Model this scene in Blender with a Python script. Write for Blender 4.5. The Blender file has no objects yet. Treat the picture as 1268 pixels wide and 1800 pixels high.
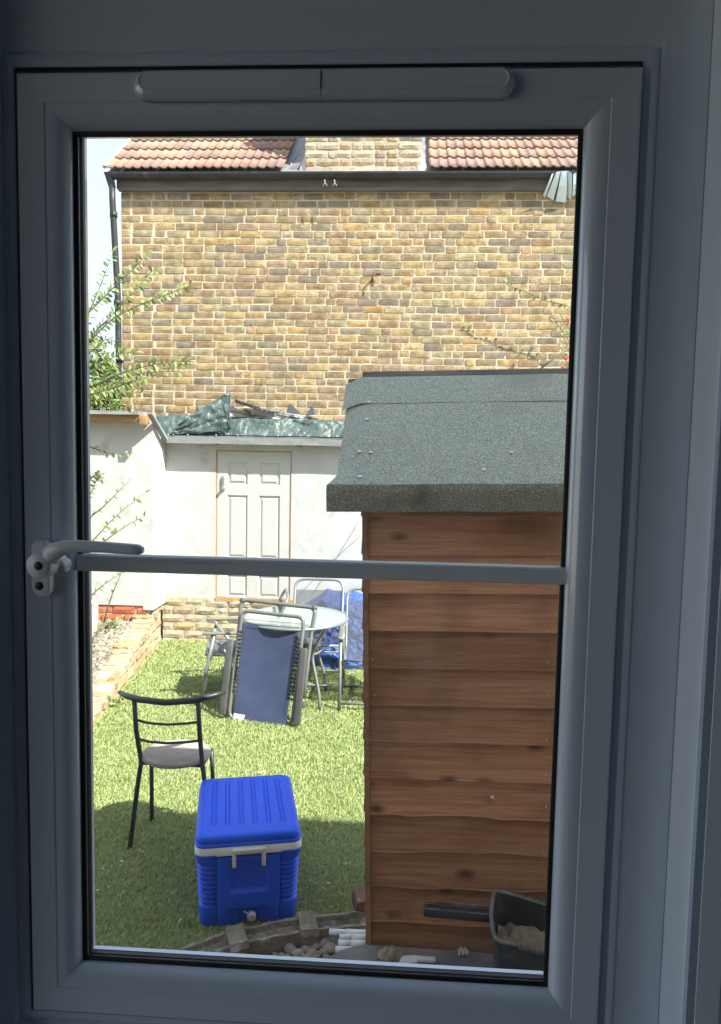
import bpy, bmesh, random, math
import numpy as np
from math import sin, cos, tan, pi, radians, sqrt, atan2
from mathutils import Vector, Matrix, noise
rnd = random.Random(7)
S = bpy.context.scene
COL = S.collection

# ------------------------------------------------------------------ camera, sky, sun, exposure
FPX, CAMH = 1300.0, 1.95
PSI, PITCH, ROLL = radians(3.2), radians(4.67), 0.019
fwd = Vector((-sin(PSI)*cos(PITCH), cos(PSI)*cos(PITCH), -sin(PITCH)))
_r0 = Vector((cos(PSI), sin(PSI), 0)); _u0 = _r0.cross(fwd)
right = _r0*cos(ROLL) + _u0*sin(ROLL); up = right.cross(fwd)
EYE = Vector((0, 0, CAMH))
cam = bpy.data.objects.new('camera', bpy.data.cameras.new('camera')); COL.objects.link(cam)
cam.matrix_world = Matrix((right, up, -fwd)).transposed().to_4x4()
cam.location = EYE
cam.data.sensor_fit = 'VERTICAL'; cam.data.sensor_height = 36.0; cam.data.sensor_width = 36.0
cam.data.lens = 36.0*FPX/1800.0
cam.data.clip_start = 0.02; cam.data.clip_end = 900
S.camera = cam

SUN_AZ, SUN_EL = radians(57), radians(47.4)         # behind the camera and to its right
sdir = Vector((sin(SUN_AZ)*cos(SUN_EL), -cos(SUN_AZ)*cos(SUN_EL), sin(SUN_EL)))
W = bpy.data.worlds.new("World"); S.world = W; W.use_nodes = True
wn = W.node_tree.nodes; wl = W.node_tree.links; wn.clear()
wo = wn.new('ShaderNodeOutputWorld'); bg = wn.new('ShaderNodeBackground'); sky = wn.new('ShaderNodeTexSky')
sky.sky_type = 'NISHITA'; sky.sun_disc = False
sky.sun_elevation = SUN_EL; sky.sun_rotation = atan2(sdir.x, sdir.y)
sky.air_density = 1.0; sky.dust_density = 1.5; sky.ozone_density = 1.0
bg.inputs['Strength'].default_value = 0.15
# thin broken cloud over the whole sky
tcw = wn.new('ShaderNodeTexCoord'); nzw = wn.new('ShaderNodeTexNoise'); nzw.inputs['Scale'].default_value = 2.6; nzw.inputs['Detail'].default_value = 7; nzw.inputs['Roughness'].default_value = .55
mrw = wn.new('ShaderNodeMapRange'); mrw.inputs['From Min'].default_value = .38; mrw.inputs['From Max'].default_value = .66; mrw.inputs['To Min'].default_value = .5; mrw.inputs['To Max'].default_value = .92
mxw = wn.new('ShaderNodeMix'); mxw.data_type = 'RGBA'
wl.new(tcw.outputs['Generated'], nzw.inputs['Vector']); wl.new(nzw.outputs['Fac'], mrw.inputs['Value']); wl.new(mrw.outputs[0], mxw.inputs[0])
wl.new(sky.outputs[0], mxw.inputs[6]); mxw.inputs[7].default_value = (1.95, 2.1, 2.4, 1)
wl.new(mxw.outputs[2], bg.inputs[0]); wl.new(bg.outputs[0], wo.inputs[0])
sl = bpy.data.lights.new('sun', 'SUN'); sl.energy = 3.5; sl.angle = radians(0.5); sl.color = (1.0, 0.95, 0.87)
sun = bpy.data.objects.new('sun', sl); COL.objects.link(sun)
sun.rotation_euler = sdir.to_track_quat('Z', 'Y').to_euler(); sun.location = (6, -6, 12)
S.view_settings.view_transform = 'Standard'
try: S.view_settings.look = 'None'
except Exception: pass
S.view_settings.gamma = 1.0; S.view_settings.use_curve_mapping = False
S.view_settings.exposure = 1.98
S.render.engine = 'CYCLES'
S.cycles.use_denoising = True
S.cycles.max_bounces = 10; S.cycles.diffuse_bounces = 6; S.cycles.transparent_max_bounces = 16
S.cycles.caustics_reflective = False; S.cycles.caustics_refractive = False
S.cycles.sample_clamp_indirect = 6.0

# ------------------------------------------------------------------ measuring helpers
def ray(px, py): return fwd + right*((px-634)/FPX) - up*((py-900)/FPX)
def aty(px, py, Y):
    d = ray(px, py); return EYE + d*(Y/d.y)
def atz(px, py, Z=0.0):
    d = ray(px, py); return EYE + d*((Z-CAMH)/d.z)

# ------------------------------------------------------------------ mesh helpers
class MB:
    def __init__(s): s.v = []; s.f = []; s.sm = []; s.c = None
    def add(s, vs, fs, smooth=False):
        n = len(s.v); s.v += [tuple(p) for p in vs]
        for f in fs: s.f.append(tuple(n+i for i in f)); s.sm.append(smooth)
        return s
    def box(s, x0, x1, y0, y1, z0, z1, M=None):
        vs = [Vector(p) for p in ((x0,y0,z0),(x1,y0,z0),(x1,y1,z0),(x0,y1,z0),(x0,y0,z1),(x1,y0,z1),(x1,y1,z1),(x0,y1,z1))]
        if M: vs = [M @ p for p in vs]
        return s.add(vs, ((0,3,2,1),(4,5,6,7),(0,1,5,4),(1,2,6,5),(2,3,7,6),(3,0,4,7)))
    def rbox(s, x0, x1, y0, y1, z0, z1, b=0.004, seg=2, M=None, smooth=True, taper=None):
        bm = bmesh.new(); bmesh.ops.create_cube(bm, size=1)
        for v in bm.verts:
            v.co = Vector(((x0+x1)/2+v.co.x*(x1-x0), (y0+y1)/2+v.co.y*(y1-y0), (z0+z1)/2+v.co.z*(z1-z0)))
            if taper: v.co = taper(v.co)
        bmesh.ops.bevel(bm, geom=list(bm.edges), offset=b, segments=seg, profile=0.5, affect='EDGES')
        bm.verts.index_update()
        vs = [M @ v.co if M else v.co.copy() for v in bm.verts]; fs = [[v.index for v in f.verts] for f in bm.faces]
        bm.free(); return s.add(vs, fs, smooth)
    def tube(s, pts, r, n=8, closed=False, caps=True):
        pts = [Vector(p) for p in pts]; m = len(pts); rs = r if isinstance(r, (list, tuple)) else [r]*m
        T = []
        for i in range(m):
            a = pts[(i-1) % m] if (closed or i > 0) else pts[i]; b = pts[(i+1) % m] if (closed or i < m-1) else pts[i]
            T.append((b-a).normalized())
        ref = Vector((0,0,1)) if abs(T[0].z) < 0.9 else Vector((1,0,0))
        N = (ref - T[0]*ref.dot(T[0])).normalized(); vs = []
        for i in range(m):
            N = (N - T[i]*N.dot(T[i])).normalized(); B = T[i].cross(N)
            for k in range(n):
                a = 2*pi*k/n; vs.append(pts[i] + (N*cos(a)+B*sin(a))*rs[i])
        fs = []
        for i in range(m if closed else m-1):
            j = (i+1) % m
            for k in range(n): fs.append((i*n+k, i*n+(k+1)%n, j*n+(k+1)%n, j*n+k))
        s.add(vs, fs, True)
        if caps and not closed:
            b0 = len(s.v)-m*n
            s.f.append(tuple(b0+k for k in reversed(range(n)))); s.sm.append(False)
            s.f.append(tuple(b0+(m-1)*n+k for k in range(n))); s.sm.append(False)
        return s
    def grid(s, fn, nu, nv, smooth=True):
        vs = [fn(i/nu, j/nv) for i in range(nu+1) for j in range(nv+1)]
        fs = [(i*(nv+1)+j, (i+1)*(nv+1)+j, (i+1)*(nv+1)+j+1, i*(nv+1)+j+1) for i in range(nu) for j in range(nv)]
        return s.add(vs, fs, smooth)
    def prism(s, poly, d0, d1, axis='y', smooth=False):
        def P(a, b, d): return {'y': (a, d, b), 'x': (d, a, b), 'z': (a, b, d)}[axis]
        n = len(poly); vs = [P(a, b, d0) for a, b in poly] + [P(a, b, d1) for a, b in poly]
        fs = [tuple(range(n)), tuple(reversed(range(n, 2*n)))] + [(i, i+n, (i+1)%n+n, (i+1)%n) for i in range(n)]
        return s.add(vs, fs, smooth)
    def ring(s, x0, x1, z0, z1, prof, smooth=False):
        m = len(prof)      # four mitred lengths, each with its own vertices
        for k in range(4):
            vs = []
            for o, y in prof:
                c = [(x0-o, y, z0-o), (x1+o, y, z0-o), (x1+o, y, z1+o), (x0-o, y, z1+o)]; vs += [c[k], c[(k+1)%4]]
            s.add(vs, [(2*i, 2*i+1, 2*i+3, 2*i+2) for i in range(m-1)], smooth)
        return s
    def sphere(s, c, r, seg=10, rings=6, sc=(1,1,1)):
        c = Vector(c); vs = []
        for i in range(rings+1):
            t = pi*i/rings
            for k in range(seg):
                a = 2*pi*k/seg; vs.append(c + Vector((sc[0]*r*sin(t)*cos(a), sc[1]*r*sin(t)*sin(a), sc[2]*r*cos(t))))
        fs = [(i*seg+k, (i+1)*seg+k, (i+1)*seg+(k+1)%seg, i*seg+(k+1)%seg) for i in range(rings) for k in range(seg)]
        return s.add(vs, fs, True)
    def mesh(s, name, col=None, recalc=True):
        me = bpy.data.meshes.new(name); me.from_pydata(s.v, [], s.f); me.update()
        me.polygons.foreach_set('use_smooth', s.sm)
        if recalc:
            bm = bmesh.new(); bm.from_mesh(me); bmesh.ops.recalc_face_normals(bm, faces=bm.faces); bm.to_mesh(me); bm.free()
        if col is not None:
            a = me.color_attributes.new('bcol', 'FLOAT_COLOR', 'POINT')
            if isinstance(col, tuple): arr = np.tile(np.array(col+(1.0,), dtype=np.float32), (len(s.v), 1))
            else: arr = np.asarray(col, dtype=np.float32)
            a.data.foreach_set('color', arr.ravel())
        return me

def link(name, me, mat=None, parent=None, loc=None):
    o = bpy.data.objects.new(name, me); COL.objects.link(o)
    if mat is not None and me is not None and not me.materials: me.materials.append(mat)
    if parent: o.parent = parent
    if loc is not None: o.location = loc
    return o
def part(name, mb, mat, parent, loc=None, col=None): return link(name, mb.mesh(name, col), mat, parent, loc)
def tag(o, label=None, cat=None, group=None, kind=None):
    for k, v in (('label', label), ('category', cat), ('group', group), ('kind', kind)):
        if v: o[k] = v
    return o
def thing(name, label, cat, loc=(0,0,0), group=None, M=None):
    o = bpy.data.objects.new(name, None); COL.objects.link(o); o.empty_display_size = 0.1
    if M is not None: o.matrix_world = M
    else: o.location = loc
    return tag(o, label, cat, group)
def fillet(pts, r, n=5):
    pts = [Vector(p) for p in pts]; out = [pts[0]]
    for i in range(1, len(pts)-1):
        a, b, c = pts[i-1], pts[i], pts[i+1]
        p = b + (a-b).normalized()*min(r, (a-b).length*.49); q = b + (c-b).normalized()*min(r, (c-b).length*.49)
        for k in range(n+1):
            t = k/n; out.append(p*(1-t)**2 + b*2*t*(1-t) + q*t*t)
    out.append(pts[-1]); return out
def copy_tree(o, parent=None):
    c = o.copy(); COL.objects.link(c); c.parent = parent
    for ch in list(o.children): copy_tree(ch, c)
    return c
def fbm(p, oct=3): return noise.fractal(Vector(p), 1.0, 2.0, oct)

# ------------------------------------------------------------------ materials
def nmat(name):
    m = bpy.data.materials.new(name); m.use_nodes = True; nt = m.node_tree
    return m, nt.nodes, nt.links, nt.nodes['Principled BSDF']
def mat(name, c, c2=None, scale=8.0, detail=5.0, rough=0.6, bump=0.0, bscale=None, stretch=(1,1,1), metal=0.0, coord='Object',
        c3=None, s3=2.0, t3=(0.55,0.7), attr=False, spec=0.5, coat=0.0, ramp=(0.35,0.65), trans=0.0, bdist=0.01):
    m, n, l, b = nmat(name)
    b.inputs['Roughness'].default_value = rough; b.inputs['Metallic'].default_value = metal
    b.inputs['Specular IOR Level'].default_value = spec; b.inputs['Coat Weight'].default_value = coat
    tc = n.new('ShaderNodeTexCoord'); mp = n.new('ShaderNodeMapping'); mp.inputs['Scale'].default_value = stretch
    if coord == 'Position':
        g = n.new('ShaderNodeNewGeometry'); l.new(g.outputs['Position'], mp.inputs[0])
    else: l.new(tc.outputs[coord], mp.inputs[0])
    def nz(sc, det):
        t = n.new('ShaderNodeTexNoise'); t.inputs['Scale'].default_value = sc; t.inputs['Detail'].default_value = det; l.new(mp.outputs[0], t.inputs['Vector']); return t
    def rampn(src, lo, hi):
        r = n.new('ShaderNodeMapRange'); r.inputs['From Min'].default_value = lo; r.inputs['From Max'].default_value = hi; l.new(src, r.inputs['Value']); return r.outputs[0]
    def mix(f, a, bb, kind='MIX'):
        x = n.new('ShaderNodeMix'); x.data_type = 'RGBA'; x.blend_type = kind
        if isinstance(f, float): x.inputs['Factor'].default_value = f
        else: l.new(f, x.inputs['Factor'])
        for k, q in (('A', a), ('B', bb)):
            sk = [i for i in x.inputs if i.name == k and i.type == 'RGBA'][0]
            if isinstance(q, tuple): sk.default_value = (*q, 1)
            else: l.new(q, sk)
        return [o for o in x.outputs if o.type == 'RGBA'][0]
    base = c
    if attr:
        at = n.new('ShaderNodeAttribute'); at.attribute_name = 'bcol'
        base = at.outputs['Color']
    if c2 is not None: 
        t = nz(scale, detail); f = rampn(t.outputs['Fac'], *ramp)
        base = mix(f, base, c2) if not attr else mix(f, base, mix(1.0, base, c2, 'MULTIPLY'))
    if c3 is not None:
        t = nz(s3, 6.0); base = mix(rampn(t.outputs['Fac'], *t3), base, c3)
    if isinstance(base, tuple): b.inputs['Base Color'].default_value = (*base, 1)
    else: l.new(base, b.inputs['Base Color'])
    if bump:
        t = nz(bscale or scale*2, 4.0); bp = n.new('ShaderNodeBump'); bp.inputs['Strength'].default_value = bump; bp.inputs['Distance'].default_value = bdist
        l.new(t.outputs['Fac'], bp.inputs['Height']); l.new(bp.outputs[0], b.inputs['Normal'])
    if trans:
        tr = n.new('ShaderNodeBsdfTranslucent'); ms = n.new('ShaderNodeMixShader'); ms.inputs[0].default_value = trans
        if isinstance(base, tuple): tr.inputs[0].default_value = (*base, 1)
        else: l.new(base, tr.inputs[0])
        out = n['Material Output']; l.new(b.outputs[0], ms.inputs[1]); l.new(tr.outputs[0], ms.inputs[2]); l.new(ms.outputs[0], out.inputs[0])
    return m
def wood_mat(name, ca, cb, cdark, grain=26.0, knots=True, rough=0.75):
    m, n, l, b = nmat(name); b.inputs['Roughness'].default_value = rough; b.inputs['Specular IOR Level'].default_value = 0.25
    tc = n.new('ShaderNodeTexCoord'); oi = n.new('ShaderNodeObjectInfo')
    off = n.new('ShaderNodeVectorMath'); off.operation = 'MULTIPLY_ADD'
    cmb = n.new('ShaderNodeCombineXYZ'); 
    for k in range(3): l.new(oi.outputs['Random'], cmb.inputs[k])
    l.new(cmb.outputs[0], off.inputs[0]); off.inputs[1].default_value = (17, 5, 31); l.new(tc.outputs['Object'], off.inputs[2])
    # knots bend the grain
    vo = n.new('ShaderNodeTexVoronoi'); vo.inputs['Scale'].default_value = 1.0; vo.inputs['Randomness'].default_value = 1.0
    mpv = n.new('ShaderNodeMapping'); mpv.inputs['Scale'].default_value = (5.5, 0.01, 11.0); l.new(off.outputs[0], mpv.inputs[0]); l.new(mpv.outputs[0], vo.inputs['Vector'])
    kr = n.new('ShaderNodeMapRange'); kr.inputs['From Min'].default_value = 0.05; kr.inputs['From Max'].default_value = 0.2; kr.inputs['To Min'].default_value = 1; kr.inputs['To Max'].default_value = 0
    l.new(vo.outputs['Distance'], kr.inputs['Value'])
    mp = n.new('ShaderNodeMapping'); mp.inputs['Scale'].default_value = (1.4, 3, grain); l.new(off.outputs[0], mp.inputs[0])
    n1 = n.new('ShaderNodeTexNoise'); n1.inputs['Scale'].default_value = 2.2; n1.inputs['Detail'].default_value = 7; n1.inputs['Roughness'].default_value = 0.65; n1.inputs['Distortion'].default_value = 0.6
    l.new(mp.outputs[0], n1.inputs['Vector'])
    n2 = n.new('ShaderNodeTexNoise'); n2.inputs['Scale'].default_value = 5.0; n2.inputs['Detail'].default_value = 4; l.new(off.outputs[0], n2.inputs['Vector'])
    r1 = n.new('ShaderNodeMapRange'); r1.inputs['From Min'].default_value = .40; r1.inputs['From Max'].default_value = .60; l.new(n1.outputs['Fac'], r1.inputs['Value'])
    def mix(f, a, bb):
        x = n.new('ShaderNodeMix'); x.data_type = 'RGBA'; l.new(f, x.inputs['Factor'])
        for k, q in (('A', a), ('B', bb)):
            sk = [i for i in x.inputs if i.name == k and i.type == 'RGBA'][0]
            if isinstance(q, tuple): sk.default_value = (*q, 1)
            else: l.new(q, sk)
        return [o for o in x.outputs if o.type == 'RGBA'][0]
    hv = n.new('ShaderNodeHueSaturation'); hr = n.new('ShaderNodeMapRange'); hr.inputs['To Min'].default_value = .72; hr.inputs['To Max'].default_value = 1.22; l.new(oi.outputs['Random'], hr.inputs['Value']); l.new(hr.outputs[0], hv.inputs['Value'])
    c = mix(r1.outputs[0], ca, cb); l.new(c, hv.inputs['Color']); c = hv.outputs[0]
    r2 = n.new('ShaderNodeMapRange'); r2.inputs['From Min'].default_value = .48; r2.inputs['From Max'].default_value = .75; r2.inputs['To Max'].default_value = .8; l.new(n2.outputs['Fac'], r2.inputs['Value'])
    c = mix(r2.outputs[0], c, cdark)
    mp3 = n.new('ShaderNodeMapping'); mp3.inputs['Scale'].default_value = (2.5, 3, grain*5); l.new(off.outputs[0], mp3.inputs[0])
    n3 = n.new('ShaderNodeTexNoise'); n3.inputs['Scale'].default_value = 2.0; n3.inputs['Detail'].default_value = 5; n3.inputs['Distortion'].default_value = .8; l.new(mp3.outputs[0], n3.inputs['Vector'])
    r3 = n.new('ShaderNodeMapRange'); r3.inputs['From Min'].default_value = .35; r3.inputs['From Max'].default_value = .65; r3.inputs['To Min'].default_value = .84; r3.inputs['To Max'].default_value = 1.13; l.new(n3.outputs['Fac'], r3.inputs['Value'])
    h3 = n.new('ShaderNodeHueSaturation'); l.new(r3.outputs[0], h3.inputs['Value']); l.new(c, h3.inputs['Color']); c = h3.outputs[0]
    if knots: c = mix(kr.outputs[0], c, tuple(x*.55 for x in cdark))
    l.new(c, b.inputs['Base Color'])
    bp = n.new('ShaderNodeBump'); bp.inputs['Strength'].default_value = .5; bp.inputs['Distance'].default_value = .004; l.new(n1.outputs['Fac'], bp.inputs['Height']); l.new(bp.outputs[0], b.inputs['Normal'])
    return m

M = {}
M['upvc'] = mat('upvc', (.62,.69,.77), (.58,.65,.73), 3, 3, .2, coat=1.0)
M['upvc_handle'] = mat('handle_paint', (.74,.77,.80), None, rough=.35)
M['rubber'] = mat('rubber', (.012,.012,.013), None, rough=.5)
M['spacer'] = mat('spacer_alloy', (.18,.19,.2), None, rough=.45, metal=.6)
M['wall_in'] = mat('interior_paint', (.40,.48,.58), (.37,.45,.55), 2, 3, .85, bump=.05, bscale=60)
M['reveal'] = mat('reveal_trim', (.74,.80,.88), None, rough=.25, coat=.6)
M['floor_in'] = wood_mat('interior_floor', (.2,.13,.08), (.26,.17,.1), (.15,.09,.05))
M['render_out'] = mat('outer_render', (.6,.56,.5), (.5,.46,.4), 6, 5, .9, bump=.2)
M['mortar'] = mat('mortar', (.67,.57,.41), (.52,.43,.30), 14, 7, .95, bump=.6, bscale=90, coord='Position', c3=(.36,.3,.22), s3=3.0, t3=(.6,.78))
M['brick'] = mat('stock_brick', (.4,.3,.2), (.6,.55,.5), 15, 9, .92, bump=.8, bscale=75, coord='Position', attr=True, c3=(.20,.145,.09), s3=26, t3=(.55,.72), bdist=.008)
M['pale_brick'] = mat('pale_brick', (.6,.5,.36), (.8,.74,.66), 28, 8, .95, bump=.9, bscale=60, coord='Position', attr=True, c3=(.3,.24,.17), s3=40, t3=(.62,.74), bdist=.008)
M['pale_mortar'] = mat('pale_mortar', (.5,.44,.35), (.38,.33,.26), 20, 6, .95, bump=.6, coord='Position')
M['tile'] = mat('clay_tile', (.45,.22,.15), (.8,.72,.68), 9, 7, .85, bump=.35, bscale=60, coord='Position', attr=True, c3=(.3,.25,.2), s3=16, t3=(.6,.75))
M['gutter'] = mat('gutter_plastic', (.018,.019,.02), (.03,.03,.03), 6, 4, .5, c3=(.09,.085,.075), s3=5, t3=(.6,.75))
M['fascia'] = mat('weathered_fascia', (.10,.085,.07), (.17,.145,.11), 5, 6, .8, stretch=(.6,1,4))
M['lead'] = mat('lead_flashing', (.16,.15,.16), (.24,.22,.22), 9, 5, .6, bump=.3)
M['white_render'] = mat('white_render', (.54,.535,.52), (.475,.47,.455), 5, 6, .85, bump=.15, bscale=45, c3=(.40,.385,.36), s3=7, t3=(.56,.74), coord='Position')
M['door_white'] = mat('door_paint', (.52,.51,.485), (.49,.48,.455), 4, 4, .5)
M['new_timber'] = wood_mat('new_timber', (.42,.24,.11), (.5,.3,.15), (.3,.16,.07), knots=False)
M['grey_timber'] = wood_mat('grey_timber', (.24,.235,.225), (.3,.29,.275), (.15,.145,.14), knots=False)
M['bench_timber'] = wood_mat('bench_timber', (.20,.192,.188), (.29,.28,.27), (.12,.115,.115), knots=False, grain=20)
M['board'] = wood_mat('shed_board', (.43,.195,.10), (.54,.275,.152), (.20,.083,.043))
M['shed_trim'] = wood_mat('shed_trim', (.33,.18,.1), (.4,.23,.13), (.2,.1,.055), knots=False)
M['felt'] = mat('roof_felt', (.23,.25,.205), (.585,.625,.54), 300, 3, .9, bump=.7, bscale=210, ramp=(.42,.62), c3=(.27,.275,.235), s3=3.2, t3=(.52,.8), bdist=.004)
M['felt_edge'] = mat('roof_felt_shaded', (.13,.13,.10), (.36,.36,.29), 300, 3, .92, bump=.8, bscale=200, ramp=(.42,.64), c3=(.10,.095,.066), s3=7, t3=(.5,.7), bdist=.004)  # darker copy of the felt, with the eave's shade in its colour
M['felt_grey'] = mat('felt_grey', (.23,.235,.25), (.3,.3,.31), 60, 4, .85, bump=.2)
M['nail'] = mat('galvanised', (.6,.6,.6), None, rough=.4, metal=.7)
M['tarp_green'] = mat('tarp_green', (.05,.078,.070), (.078,.108,.098), 5, 5, .36, bump=.6, bscale=18, coat=.1, c3=(.14,.18,.17), s3=9, t3=(.56,.74), bdist=.05)
M['tarp_blue'] = mat('tarp_blue', (.03,.085,.36), (.05,.13,.45), 5, 5, .36, bump=1.0, bscale=16, coat=.1, bdist=.06)
M['black_sheet'] = mat('black_sheet', (.02,.02,.022), (.05,.05,.055), 6, 5, .3, bump=.4, c3=(.45,.45,.45), s3=5, t3=(.58,.64), bdist=.02)
M['turf_base'] = mat('turf_base', (.27,.31,.11), (.3,.31,.13), 30, 6, .95, bump=.4, c3=(.16,.13,.07), s3=14, t3=(.58,.75))
M['grass'] = mat('artificial_grass', (.1,.2,.05), None, rough=.55, attr=True, trans=.25, spec=.3)
M['earth'] = mat('earth', (.14,.115,.085), (.2,.17,.13), 8, 8, .95, bump=.6)
M['dry_ground'] = mat('dry_ground', (.27,.25,.17), (.34,.30,.22), 8, 8, .95, bump=.6)
M['gravel'] = mat('gravel', (.4,.35,.29), (.7,.68,.64), 40, 3, .9, attr=True)
M['concrete'] = mat('aged_concrete', (.27,.235,.18), (.17,.145,.11), 14, 8, .95, bump=.9, bscale=45, c3=(.46,.43,.40), s3=11, t3=(.53,.66), bdist=.012, coord='Position')
M['pebble'] = mat('pebble', (.3,.25,.21), (.7,.66,.62), 30, 5, .75, attr=True, bump=.2)
M['pipe_white'] = mat('white_pipe', (.72,.75,.74), (.65,.68,.67), 8, 4, .35)
M['blue_plastic'] = mat('blue_plastic', (.012,.10,.80), (.015,.112,.84), 9, 4, .42, bump=.05, bscale=160, spec=.3)
M['white_plastic'] = mat('white_plastic', (.72,.71,.68), (.64,.63,.6), 10, 5, .42)
M['black_tube'] = mat('black_enamel', (.018,.02,.022), (.03,.032,.034), 12, 4, .42)
M['seat_wood'] = wood_mat('seat_wood', (.3,.25,.215), (.38,.33,.29), (.2,.165,.14), knots=False, grain=18)
M['steel_grey'] = mat('grey_steel', (.13,.135,.13), (.18,.18,.175), 9, 4, .45, metal=.25)
M['steel_pale'] = mat('pale_steel', (.27,.275,.27), (.22,.225,.22), 9, 4, .4, metal=.4)
M['arm_plastic'] = mat('arm_plastic', (.06,.06,.058), (.085,.085,.082), 9, 4, .5)
M['navy_fabric'] = mat('navy_textile', (.030,.042,.098), (.038,.052,.115), 5, 5, .7, bump=.25, bscale=300, c3=(.075,.09,.125), s3=4.5, t3=(.6,.8))
M['navy_hem'] = mat('navy_hem', (.035,.045,.10), None, rough=.75)
M['dark_fabric'] = mat('dark_textile', (.07,.075,.09), (.1,.105,.125), 5, 4, .75, bump=.2, bscale=300)
M['cord_black'] = mat('cord_black', (.02,.02,.022), None, rough=.6)
M['tag_white'] = mat('tag_white', (.72,.72,.66), (.62,.62,.56), 20, 3, .7)
M['leaf'] = mat('leaf', (.1,.16,.03), (.8,.85,.7), 6, 3, .45, attr=True, trans=.35, spec=.4)
M['twig'] = mat('twig', (.12,.1,.06), (.18,.15,.09), 20, 4, .85)
M['bark'] = mat('bark', (.11,.085,.06), (.17,.14,.1), 16, 6, .95, bump=.6)
M['scoop_black'] = mat('scoop_black', (.022,.023,.025), (.04,.041,.043), 10, 6, .38, c3=(.17,.165,.16), s3=12, t3=(.60,.85))
M['scoop_worn'] = mat('scoop_worn', (.10,.10,.10), (.20,.195,.19), 30, 6, .6)
M['sand'] = mat('sand', (.30,.235,.18), (.22,.165,.12), 22, 7, .95, bump=.8, bscale=60)
M['dead_leaf'] = mat('dead_leaf', (.55,.5,.4), (.42,.36,.27), 14, 5, .8)
M['strip_blue'] = mat('strip_blue', (.55,.68,.78), (.75,.82,.86), 4, 3, .3)
M['rust'] = mat('rust', (.14,.06,.03), (.09,.045,.03), 20, 4, .9)
M['red_flower'] = mat('red_petal', (.6,.06,.03), None, rough=.6)
M['red_brick'] = mat('red_brick', (.45,.13,.07), (.8,.7,.65), 18, 7, .9, bump=.6, coord='Position', attr=True, c3=(.5,.42,.34), s3=20, t3=(.6,.74))
M['block_pale'] = mat('pale_block', (.68,.6,.45), (.6,.52,.39), 10, 5, .9, bump=.4)

def glass_mat(name, tint=(.97,.985,.98)):
    m, n, l, b = nmat(name); n.remove(b)
    t = n.new('ShaderNodeBsdfTransparent'); t.inputs[0].default_value = (*tint, 1)
    g = n.new('ShaderNodeBsdfGlossy'); g.inputs['Roughness'].default_value = .01
    fr = n.new('ShaderNodeLayerWeight'); fr.inputs[0].default_value = .5
    pw = n.new('ShaderNodeMath'); pw.operation = 'POWER'; pw.inputs[1].default_value = 5; l.new(fr.outputs['Facing'], pw.inputs[0])
    mu = n.new('ShaderNodeMath'); mu.operation = 'MULTIPLY_ADD'; mu.inputs[1].default_value = .7; mu.inputs[2].default_value = .02
    mx = n.new('ShaderNodeMixShader'); l.new(pw.outputs[0], mu.inputs[0]); l.new(mu.outputs[0], mx.inputs[0]); l.new(t.outputs[0], mx.inputs[1]); l.new(g.outputs[0], mx.inputs[2])
    tl = n.new('ShaderNodeBsdfTranslucent'); tl.inputs[0].default_value = (.8,.8,.8,1); m2 = n.new('ShaderNodeMixShader')
    tcg = n.new('ShaderNodeTexCoord'); ng = n.new('ShaderNodeTexNoise'); ng.inputs['Scale'].default_value = 6; ng.inputs['Detail'].default_value = 8; ng.inputs['Distortion'].default_value = 1.5; l.new(tcg.outputs['Object'], ng.inputs['Vector'])
    rg = n.new('ShaderNodeMapRange'); rg.inputs['From Min'].default_value = .45; rg.inputs['From Max'].default_value = .8; rg.inputs['To Min'].default_value = .002; rg.inputs['To Max'].default_value = .013; l.new(ng.outputs['Fac'], rg.inputs['Value'])
    l.new(rg.outputs[0], m2.inputs[0]); l.new(mx.outputs[0], m2.inputs[1]); l.new(tl.outputs[0], m2.inputs[2]); l.new(m2.outputs[0], n['Material Output'].inputs[0]); return m
M['glass'] = glass_mat('pane_glass')
def table_glass():
    m, n, l, b = nmat('table_glass'); b.inputs['Base Color'].default_value = (.62,.67,.64,1); b.inputs['Roughness'].default_value = .12
    t = n.new('ShaderNodeBsdfTransparent'); t.inputs[0].default_value = (.86,.93,.9,1); mx = n.new('ShaderNodeMixShader'); mx.inputs[0].default_value = .38
    l.new(t.outputs[0], mx.inputs[1]); l.new(b.outputs[0], mx.inputs[2]); l.new(mx.outputs[0], n['Material Output'].inputs[0]); return m
M['table_glass'] = table_glass()
def mesh_fabric():
    m, n, l, b = nmat('open_textile'); b.inputs['Base Color'].default_value = (.06,.065,.08,1); b.inputs['Roughness'].default_value = .8
    t = n.new('ShaderNodeBsdfTransparent'); mx = n.new('ShaderNodeMixShader'); mx.inputs[0].default_value = .72
    l.new(t.outputs[0], mx.inputs[1]); l.new(b.outputs[0], mx.inputs[2]); l.new(mx.outputs[0], n['Material Output'].inputs[0]); return m
M['mesh_fabric'] = mesh_fabric()

# ------------------------------------------------------------------ ground
def planter_x(Y): return -2.39 + (7.23-Y)*(.28/2.37)       # inner face of the raised bed wall
g = MB(); g.box(-300, 300, -120, 500, -.6, -.12)
tag(link('ground', g.mesh('ground'), M['dry_ground']), 'dry pale ground reaching away behind the houses', None, None, 'structure')
def turf_h(x, y): return .012*fbm((x*1.1, y*1.1, 3.3), 2)
def edge_y(x):
    P = [(-2.6,2.0),(-.75,2.60),(-.60,2.725),(-.345,2.84),(-.11,2.90),(.6,2.95)]
    for (a, b), (c, d) in zip(P, P[1:]):
        if x <= c: return b+(d-b)*(x-a)/(c-a)
    return P[-1][1]
tb = MB()
def tfn(u, v):
    x = -2.75 + u*5.2
    y0 = edge_y(x)+.015; y = y0 + v*(7.3-y0); return (x, y, turf_h(x, y))
tb.grid(tfn, 60, 60)
tag(link('lawn', tb.mesh('lawn'), M['turf_base']), 'artificial turf backing of the back garden lawn', None, None, 'structure')
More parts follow.
